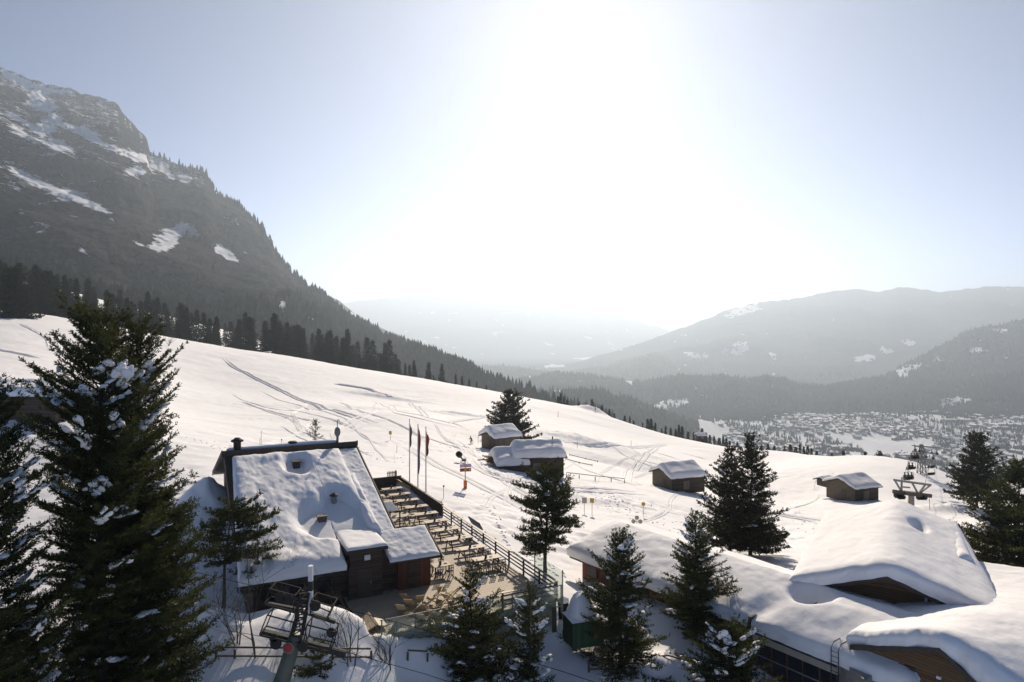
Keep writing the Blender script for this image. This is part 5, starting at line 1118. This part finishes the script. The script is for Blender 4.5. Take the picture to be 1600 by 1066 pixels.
for sx in (-1, 1):
    for sy in (-1, 1): MB().bar(Vector((sx*1.15, sy*1.15, 0)), Vector((sx*.22, sy*.22, 13.4)), .14).build('leg', M['steel'], py_)
q = MB()
for i in range(11):
    z0, z1 = 13.4*i/11, 13.4*(i+1)/11; w0 = 1.15-.93*z0/13.4; w1 = 1.15-.93*z1/13.4
    for s in (-1, 1):
        q.bar((-w0, s*w0, z0), (w1, s*w1, z1), .08).bar((w0, s*w0, z0), (-w1, s*w1, z1), .08).bar((s*w0, -w0, z0), (s*w1, w1, z1), .08).bar((-w1, s*w1, z1), (w1, s*w1, z1), .08)
q.build('lattice', M['steel'], py_)
for y, a, b in ((697,1428,1468),(706,1430,1462),(716,1427,1458)):
    MB().bar(pp(a,y), pp(b,y+3), .22).bar(pp(a,y,.8), pp(b,y+3,.8), .16).build('crossarm', M['steel'], py_)
for x, y in ((1430,697),(1437,699),(1444,700),(1456,702),(1464,703),(1432,707),(1447,708),(1458,710)):
    MB().bar(pp(x,y), pp(x,y+6), .12).lathe([(.3,-.1),(.3,.1)], pp(x,y+6), 8, axis=(0,1,0)).build('sheave', M['dark_steel'], py_)
JS = [(0,0,.12),(0,-.04,.4),(0,-.05,.62),(0,-.03,.74),(0,0,.86),(-.2,-.03,.58),(-.24,.12,.36),(-.14,.28,.3),(.2,-.03,.58),(.24,.12,.36),(.14,.28,.3),(-.12,.1,.1),(-.14,.48,.1),(-.14,.5,-.3),(-.14,.62,-.34),(.12,.1,.1),(.14,.48,.1),(.14,.5,-.3),(.14,.62,-.34)]
rp = random.Random(3)
for i, (px, py, Y, n, lab) in enumerate(((1424,748,104,2,'empty looking double chair hanging just above the lift tower beam'),(1419,749,110,3,'chair of three riders in olive clothes above the lift tower'),(1423,733,122,2,'chair of two riders in dark clothes, higher up the line'),(1429,717,135,3,'chair with three riders, farthest before the lattice pylon'),
        (1452,752,118,0,'empty lift chair, lowest on the right hand line'),(1453,742,126,0,'empty lift chair in the middle of the right hand line'),(1453,731,134,0,'empty lift chair, highest on the right hand line'),(1410,742,112,0,'empty chair hanging left of the riders above the lift tower'))):
    if i in (0, 4, 7): continue
    c = W(px, py, Y); e = empty('lift_chair', c, math.radians(15), lab, 'lift chair', None); wd = 1.7
    MB().box((0,0,0),(wd,.5,.08)).build('seat', M['black'], e); MB().box((0,-.28,.3),(wd,.05,.35)).build('backrest', M['black'], e)
    MB().tube([(-wd/2,-.3,.1),(-wd/2,-.2,1.0),(0,0,1.3),(wd/2,-.2,1.0),(wd/2,-.3,.1)], .04, 6).tube([(0,0,1.3),(0,0,2.9)], .05, 6).build('hanger', M['steel'], e)
    for j in range(n):
        pe, po = person('person', c+Vector(((j-(n-1)/2)*.55, 0, .08)), math.radians(15), 'lift rider '+['on the left','in the middle','on the right'][j if n == 3 else j*2]+' of the '+('chair above the tower' if i == 1 else 'higher chair of two' if i == 2 else 'farthest chair')+' in '+('olive' if i == 1 else 'red and dark' if j == 1 else 'dark')+' clothes', JS, E, [r*.95 for r in R], 1.7)
        po.data.materials.append(M['jacket_green'] if i == 1 else M['jacket_red'] if (i == 3 and j == 1) else M['jacket'])
        MB().lathe([(.02,-.13),(.11,-.08),(.135,.02),(.11,.1),(.03,.15)], (0,0,.92), 10).build('helmet', M['black'], pe, True)
q = MB().tube([W(1404,774,96), W(1417,728,120), W(1430,704,150), W(1444,690,230)], .03, 5); tag(q.build('lift_cable', M['dark_steel']), 'left rope of the far chairlift', 'cable')
q = MB().tube([W(1440,776,96), W(1454,722,130), W(1460,706,150), W(1470,690,230)], .03, 5); tag(q.build('lift_cable', M['dark_steel']), 'right rope of the far chairlift', 'cable')
# draglift mast in front of the forest
mp = on(394, 545); e = empty('lift_mast', mp, 0, 'thin T shaped lift mast before the forest edge', 'lift mast'); MB().tube([(0,0,-.5),(0,0,8.5)], .28, 8).build('pole', M['concrete'], e); MB().bar((-2.2,0,8.3),(2.2,0,8.3),.35).build('crossarm', M['steel'], e)

# near lift tower at the bottom left
YT = 36.0; kt = YT/F; base = W(437, 1075, YT)
nt_ = empty('lift_tower', Vector((base.x, YT, base.z)), 0, 'near chairlift tower with tilted steel head, platforms and a white lifting post', 'lift tower')
def tp(px, py, dy=0.0): return Vector(((px-437)*kt, dy, -(py-1075)*kt))
M['pole_green'] = mat('grey_green_pole', (.13,.14,.11), .6, .2, 2, .1)
MB().tube([tp(418,1140), tp(440,1066), tp(463,992)], [.46,.42,.36], 18).build('pole', M['pole_green'], nt_, True)
q = MB()
for s in (-7, 7):
    for d in (-.22, .22): q.bar(tp(463+s,1000,d), tp(478+s,925,d), .09)
for i in range(9):
    t = i/8; a = tp(456+15*t,1000-75*t,-.22); b = tp(470+15*t,1000-75*t,-.22); q.bar(a, b, .07); q.bar(a, tp(470+15*min(1,t+.125),1000-75*min(1,t+.125),-.22), .05)
q.build('head_lattice', M['dark_steel'], nt_)
MB().bar(tp(485.5,958), tp(485.5,884), .21, .24).build('lifting_post', M['white'], nt_)
q = MB()
for y in (909, 913, 917, 921): q.box(tp(485.5,y)+Vector((-.055,-.121,0)), (.05,.02,.08)).box(tp(485.5,y)+Vector((.055,-.121,0)), (.05,.02,.08))
q.box(tp(485.5,915), (.23,.27,.5)).build('perforated_plate', M['dark_steel'], nt_)
MB().bar(tp(408,988), tp(470,1003), .3, .3).bar(tp(470,1003), tp(540,1022), .3, .3).build('crossarm', M['dark_steel'], nt_)
MB().bar(tp(418,944), tp(470,954), .2).bar(tp(470,954), tp(524,972), .18).build('upper_arm', M['dark_steel'], nt_)
for cs in ([(427,915),(466,925),(463,949),(418,938)],[(423,955),(463,966),(456,996),(411,985)],[(491,932),(523,942),(513,963),(489,953)],[(484,970),(526,981),(518,1011),(478,1001)]):
    q = MB()
    for d in (-.5, .5):
        for a, b in zip(cs, cs[1:]+cs[:1]): q.bar(tp(*a,d), tp(*b,d), .055)
    for a in cs: q.bar(tp(*a,-.5), tp(*a,.5), .05)
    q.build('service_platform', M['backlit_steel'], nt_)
    pass
for x, y, r_ in ((434,1002,.28),(441,930,.26),(453,933,.26),(495,943,.27),(476,1007,.26),(520,985,.24),(431,993,.22)):
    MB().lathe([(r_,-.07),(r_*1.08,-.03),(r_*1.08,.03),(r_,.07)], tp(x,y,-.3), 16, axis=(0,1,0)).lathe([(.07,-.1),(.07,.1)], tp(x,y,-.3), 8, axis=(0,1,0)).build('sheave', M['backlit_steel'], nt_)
rd_ = MB().lathe([(.27,-.04),(.30,0),(.27,.04)], tp(455.5,1005.5,-.52), 18, axis=(0,-1,0)).build('round_plate', M['steel'], nt_); MB().lathe([(.235,0),(.2,.05),(.03,.06)], tp(455.5,1005.5,-.56), 18, axis=(0,-1,0)).build('red_disc', M['red'], rd_)
q = MB().tube([tp(478,1000,-.6),tp(468,930,-.6)], .03, 5).tube([tp(486,1000,-.6),tp(476,930,-.6)], .03, 5)
for i in range(10): t = i/9; q.tube([tp(478-10*t,1000-70*t,-.6), tp(486-10*t,1000-70*t,-.6)], .02, 4)
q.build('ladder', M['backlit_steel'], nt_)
def cable(label, P, r=.015): tag(MB().tube(P, r, 6).build('lift_cable', M['black'], smooth=True), label, 'cable')
cable('upper rope of the near chairlift crossing the chalet front', [W(180,860,46), W(300,893,41), W(441,926,36), W(495,940,36), W(678,988,33), W(884,1051,29.5), W(1000,1090,27.5)])
cable('lower rope of the near chairlift below the wooden fence', [W(260,955,42), W(354,985,39), W(434,999,35.7), W(520,1013,35.6), W(667,1054,33), W(760,1085,31)])
cable('thin signal wire in front of the dark chalet wall', [W(520,893,44), W(600,920,42), W(700,955,40)], .012)

# ------------------------------------------------------------------ ski tracks pressed into the slope
def track(pts, w=.5, depth=.10, pair=0, name='ski_track', rough=0.0):
    P = [on(*p) for p in pts]; d = np.array([p.to_2d()[:] for p in P]); n = 90
    L = np.concatenate([[0], np.cumsum(np.linalg.norm(np.diff(d, axis=0), axis=1))]); s = np.linspace(0, L[-1], n)
    def cr(a): # smooth curve
        y = np.interp(s, L, a)
        for _ in range(12): y[1:-1] = .25*y[:-2]+.5*y[1:-1]+.25*y[2:]
        return y
    X, Y = cr(d[:, 0]), cr(d[:, 1]); tx, ty = np.gradient(X), np.gradient(Y); l = np.hypot(tx, ty)+1e-9; nx_, ny_ = -ty/l, tx/l
    prof = [(-1.0,-.04),(-.75,.09),(-.5,.14),(-.22,.02),(0,.0),(.22,.02),(.5,.14),(.75,.09),(1.0,-.04)]
    for off in ((-pair/2, pair/2) if pair else (0,)):
        V = []; m = len(prof); env = np.minimum(1, np.minimum(np.arange(n), np.arange(n)[::-1])/8)
        for a, h in prof:
            x = X+nx_*(off+a*w); y = Y+ny_*(off+a*w); z = snow_z(x, y)+.03+(h*depth/.1*env)+rough*vnoise(x*3, y*3, 4)
            V.append(np.stack([x, y, z], 1))
        V = np.stack(V, 1).reshape(-1, 3); tag(mesh_np(name, V, quads=grid_quads(n, m), mat=M['snow'], smooth=True), kind='structure')
track([(350,559),(362,572),(400,592),(440,611),(500,635),(550,652),(585,661)], .33, .16, 1.4)
track([(520,600),(545,604),(580,610),(610,621)], .9, .35)
track([(640,628),(655,640),(668,655)], .35, .12, 1.2)
track([(700,661),(720,658),(745,655),(775,650)], .7, .25)
track([(1030,690),(1020,705),(1000,722),(982,735),(978,755)], .35, .15, 1.2)
track([(880,690),(900,694),(940,698),(990,700),(1040,693)], .5, .15, 1.6)
track([(60,560),(0,548),(-40,540)], .3, .12, 1.2)
track([(30,505),(60,520),(75,530),(80,545)], 1.0, .15)
track([(770,735),(800,760),(850,790),(900,810)], .4, .07, 1.2)
track([(640,700),(700,735),(760,765),(830,800)], .4, .06, 1.3)
track([(1100,800),(1190,800),(1280,815),(1330,830)], .5, .10, 1.6)
track([(700,680),(730,700),(750,730),(790,752),(880,765),(1000,770)], .6, .09, 2.2)
rs = random.Random(21)
for k in range(54):   # single ski lines running down across the piste
    x0 = rs.uniform(330, 1350); y0 = np.interp(x0, [330,600,900,1100,1350], [600,620,670,710,745])+rs.uniform(0, 60); pts = [(x0, y0)]; sx = rs.uniform(14, 40)*rs.choice((1, 1, -.5)); sy = rs.uniform(9, 20); ph = rs.uniform(0, 6)
    for q in range(rs.randint(3, 6)): x0 += sx+rs.uniform(-12, 12)+18*math.sin(ph+q*1.4); y0 += sy; pts.append((x0, y0))
    if y0 < 815 and not (560 < x0 < 700 and y0 > 725): track(pts, .2, .05, rs.choice((0, .45, .45)))
# footprints trodden beside the terrace and across the piste: one dimple each
rg = np.random.default_rng(8)
def prints(px0, py0, px1, py1, n, spread, label):
    q = MB()
    for t in np.linspace(0, 1, n):
        p = on(px0+(px1-px0)*t+rg.normal(0, spread), py0+(py1-py0)*t+rg.normal(0, spread*.4)); s = rg.uniform(.06, .11)
        q.lathe([(s*1.7,-.03),(s*1.35,.03),(s*1.1,.035),(s*.7,.0),(s*.05,-.03)], p, 8)
    tag(q.build('footprints', M['snow'], smooth=True), kind='structure')
prints(756,768,800,870,46,3,''); prints(700,800,770,850,60,9,''); prints(300,690,400,710,40,10,''); prints(520,700,640,720,40,12,''); prints(860,760,1000,800,60,14,''); prints(690,690,760,720,30,9,'')
prints(815,860,880,900,40,9,''); prints(1210,770,1300,850,60,10,''); prints(930,775,1080,830,70,14,'')
# ------------------------------------------------------------------ village in the valley
M['house_wall'] = mat('village_wall_brown', (.10,.07,.05), .8, .4, .02); M['house_pale'] = mat('village_wall_pale', (.32,.28,.24), .8, .2, .02)
M['snowroof'] = mat('village_roof_snow', (.86,.87,.9), .8, .03, 1)
def house_mesh(L, Wd, h, pitch, wm, flat=False):
    rid = h+pitch*Wd/2; o = 1.0; q = MB(); me = None
    q.prism([(-L/2,-Wd/2,-4),(-L/2,Wd/2,-4),(-L/2,Wd/2,h),(-L/2,0,rid),(-L/2,-Wd/2,h)], (L,0,0))
    nw = len(q.f)
    q.prism([(-L/2-o,-Wd/2-o,h-pitch*o),(-L/2-o,0,rid),(-L/2-o,Wd/2+o,h-pitch*o),(-L/2-o,Wd/2+o,h-pitch*o+.8),(-L/2-o,0,rid+1.0),(-L/2-o,-Wd/2-o,h-pitch*o+.8)], (L+2*o,0,0))
    ob = q.build('house', M[wm]); ob.data.materials.append(M['snowroof'])
    for i, p in enumerate(ob.data.polygons): p.material_index = 1 if i >= nw else 0
    me = ob.data; bpy.data.objects.remove(ob); return me
HM = [house_mesh(15,11,6.5,.4,'house_wall'), house_mesh(12,10,7.5,.45,'house_wall'), house_mesh(20,12,8,.35,'house_pale'), house_mesh(11,9,5,.45,'house_wall'), house_mesh(26,14,9.5,.3,'house_wall'), house_mesh(14,12,9,.4,'house_pale')]
rv = np.random.default_rng(11)
def vz(x, y): return float(valley_z(np.array([x]), np.array([y]))[0])
def in_fields(px, py): return any(inside(f, np.array([px], float), np.array([py], float))[0] for f in VF)
def vspot():
    """random place on the valley floor inside the village"""
    while True:
        Y = rv.uniform(1620, 2820); px = rv.uniform(1045, 1625); x = (px-800)/F*Y; z = vz(x, Y); py = HZ+F*(CZ-z)/Y
        if py < np.interp(px, [1045,1120,1200,1290,1400,1500,1620], [662,652,655,636,640,650,655]) or in_fields(px, py) or py > 745: continue
        return px, py, x, Y, z
occ = []
def free(x, y, r):
    for a, b, c in occ:
        if (a-x)**2+(b-y)**2 < (r+c)**2: return False
    occ.append((x, y, r)); return True
tries = 0; hs_ = []
while len(hs_) < 620 and tries < 14000:
    tries += 1; px, py, x, Y, z = vspot()
    if fbm(np.array([x/170.]), np.array([Y/230.]), 71, 3)[0] < -.2 or not free(x, Y, 10.5): continue
    hs_.append((x, Y, z))
hs_.sort(key=lambda q: q[1]); rest = []
for i, (x, Y, z) in enumerate(hs_):
    o = bpy.data.objects.new('village_house', HM[rv.choice(6, p=[.25,.25,.14,.18,.06,.12])]); o.location = (x, Y, z); o.rotation_euler = (0, 0, rv.choice([0.2, .5, 1.7, 2.0])+rv.normal(0, .15)); k = rv.uniform(.85, 1.15); o.scale = (k, k, k)
    if i < 290:
        COL.objects.link(o); tag(o, 'snow roofed house in the village down in the valley', 'house', 'houses of the valley village')
    else: rest.append(o)
vv = []; ff = []; mi = []; n0 = 0     # the smallest, farthest houses of the village as one object
for o in rest:
    Mx = Matrix.LocRotScale(o.location, o.rotation_euler, o.scale); me = o.data
    vv += [Mx @ v.co for v in me.vertices]; ff += [[n0+i for i in p.vertices] for p in me.polygons]; mi += [(me.materials[p.material_index].name) for p in me.polygons]; n0 += len(me.vertices); bpy.data.objects.remove(o)
me = bpy.data.meshes.new('village_houses'); me.from_pydata(vv, [], ff); names = sorted(set(mi))
for q in names: me.materials.append(bpy.data.materials[q])
me.polygons.foreach_set('material_index', [names.index(q) for q in mi]); o = bpy.data.objects.new('village_houses', me); COL.objects.link(o); tag(o, kind='stuff')
for px, py, L, Wd, h, lab, wm in ((1311,708,46,22,11,'long dark flat block at the lower edge of the valley village','house_wall'),(1495,664,90,18,9,'very long white roofed hall in the valley village','house_pale'),(1415,722,40,16,9,'long dark snow roofed building at the near edge of the village','house_wall'),(1570,670,60,22,8,'wide flat white hall at the right edge of the village','house_pale'),(1330,722,26,14,5,'low white roofed hall just above the near skyline','house_pale')):
    Y = (CZ+330)*F/(py-HZ); x = (px-800)/F*Y; z = vz(x, Y); o = bpy.data.objects.new('large_building', house_mesh(L,Wd,h,.12,wm)); COL.objects.link(o); o.location = (x, Y, z); tag(o, lab, 'building')
# small hamlet on the meadow at the wood
for px, py, Y in ((1008,641,2480),(1012,648,2380),(1018,653,2320),(1024,650,2350),(1000,650,2360),(1003,657,2280),(1030,655,2300),(870,575,8000)):
    x = (px-800)/F*Y; z = vz(x, Y); o = bpy.data.objects.new('village_house', HM[3]); COL.objects.link(o); o.location = W(px, py, Y) if px < 900 else (x, Y, max(z, W(px,py,Y).z)); tag(o, 'small house of the hamlet beside the snowy meadow at the edge of the wood' if px > 900 else 'bright house in the distant valley town', 'house', 'houses of the hamlet' if px > 900 else None)
# village trees
n = 0; extra = []
while n < 240:
    px, py, x, Y, z = vspot()
    f = fbm(np.array([x/170.]), np.array([Y/230.]), 71, 3)[0]
    if f > .1 and rv.random() < .75: continue
    if not free(x, Y, 2): continue
    o = bpy.data.objects.new('village_tree', protos[n % 5]); COL.objects.link(o); h = rv.uniform(.6, 1.4); o.location = (x, Y, z-.5); o.scale = (h*1.25, h*1.25, h); o.rotation_euler = (0, 0, rv.uniform(0, 6))
    tag(o, 'dark tree between the houses of the valley village', 'tree', 'trees of the valley village'); n += 1
# clumps of wood between the houses and along the foot of the slope
def clump(name, n, ok, seed, hgt=15, py_max=760):
    rg = np.random.default_rng(seed); px = rg.uniform(960, 1640, n*6); Y = rg.uniform(1350, 2950, n*6); x = (px-800)/F*Y; z = valley_z(x, Y); py = HZ+F*(CZ-z)/Y
    k = ok(px, py, x, Y)&(py < py_max)
    for f in VF: k &= ~inside(f, px, py)
    idx = np.nonzero(k)[0][:n]; R = dict(X=x[idx][:, None], Y=Y[idx][:, None], Z=z[idx][:, None], mask=np.zeros((len(idx), 1)), PX=px[idx][:, None], PY=py[idx][:, None], ny=1)
    Rr = {k_: (np.repeat(v, 2, 1) if not isinstance(v, int) else 2) for k_, v in R.items()}
    i = len(idx); return wood(name, {**{k_: np.vstack([Rr[k_], Rr[k_][-1:]]) for k_ in ('X','Y','Z','mask','PX','PY')}, 'ny': 2}, i*2, hgt, seed+1, mat_='needle_haze')
clump('village_wood', 1700, lambda px, py, x, Y: (fbm(x/170., Y/230., 71, 3) < -.05)&(py > 640), 21, 13)
clump('village_wood', 600, lambda px, py, x, Y: (py > 640), 29, 9)
clump('valley_wood', 4500, lambda px, py, x, Y: (py < np.interp(px, [960,1045,1120,1200,1290,1400,1500,1640], [690,672,656,658,640,643,652,658]))&(px > 985), 23)
clump('valley_wood', 900, lambda px, py, x, Y: (py > np.interp(px, [960,1100,1250,1400,1640], [668,694,712,735,745]))&(fbm(x/90., Y/90., 17, 2) > 0), 25)
# ------------------------------------------------------------------ light, air, camera
SUN_AZ = math.atan2(105/F, 1); SUN_EL = math.radians(27.5)
w = bpy.data.worlds.new('World'); SC.world = w; w.use_nodes = True; nt = w.node_tree
sky = nt.nodes.new('ShaderNodeTexSky'); sky.sky_type = 'NISHITA'; sky.sun_disc = False
sky.sun_elevation = SUN_EL; sky.sun_rotation = SUN_AZ; sky.altitude = 1400; sky.air_density = .2; sky.dust_density = DUST; sky.ozone_density = .25
nt.links.new(sky.outputs[0], nt.nodes['Background'].inputs[0]); nt.nodes['Background'].inputs[1].default_value = SKY_STRENGTH
s = bpy.data.lights.new('sun', 'SUN'); s.energy = SUN_STRENGTH; s.angle = math.radians(.5); s.color = (1, .86, .70)
so = bpy.data.objects.new('sun', s); COL.objects.link(so)
sd = Vector((math.sin(SUN_AZ)*math.cos(SUN_EL), math.cos(SUN_AZ)*math.cos(SUN_EL), math.sin(SUN_EL)))
so.rotation_euler = sd.to_track_quat('Z', 'Y').to_euler(); so.location = (0, 60, 120)
m = bpy.data.materials.new('air'); m.use_nodes = True; nt = m.node_tree; nt.nodes.clear()
out = nt.nodes.new('ShaderNodeOutputMaterial'); pv = nt.nodes.new('ShaderNodeVolumePrincipled')
pv.inputs['Color'].default_value = HAZE_COL; pv.inputs['Density'].default_value = HAZE_D; pv.inputs['Anisotropy'].default_value = HAZE_G
nt.links.new(pv.outputs[0], out.inputs['Volume'])
tag(MB().box2((-17000, -300, -700), (17000, 41000, HAZE_TOP)).build('haze', m), kind='stuff')
cam = bpy.data.cameras.new('camera'); co = bpy.data.objects.new('camera', cam); COL.objects.link(co); SC.camera = co
co.location = (0, 0, CZ); co.rotation_euler = (math.pi/2, 0, 0)
cam.sensor_width = 36; cam.lens = 36*F/1600; cam.shift_y = -(533-HZ)/1600; cam.clip_start = .5; cam.clip_end = 60000
SC.view_settings.view_transform = 'Standard'; SC.view_settings.look = 'None'; SC.view_settings.gamma = 1; SC.view_settings.exposure = EXPO
SC.cycles.use_denoising = True
SC.cycles.max_bounces = 8; SC.cycles.diffuse_bounces = 3; SC.cycles.glossy_bounces = 2; SC.cycles.transparent_max_bounces = 12; SC.cycles.volume_bounces = 0
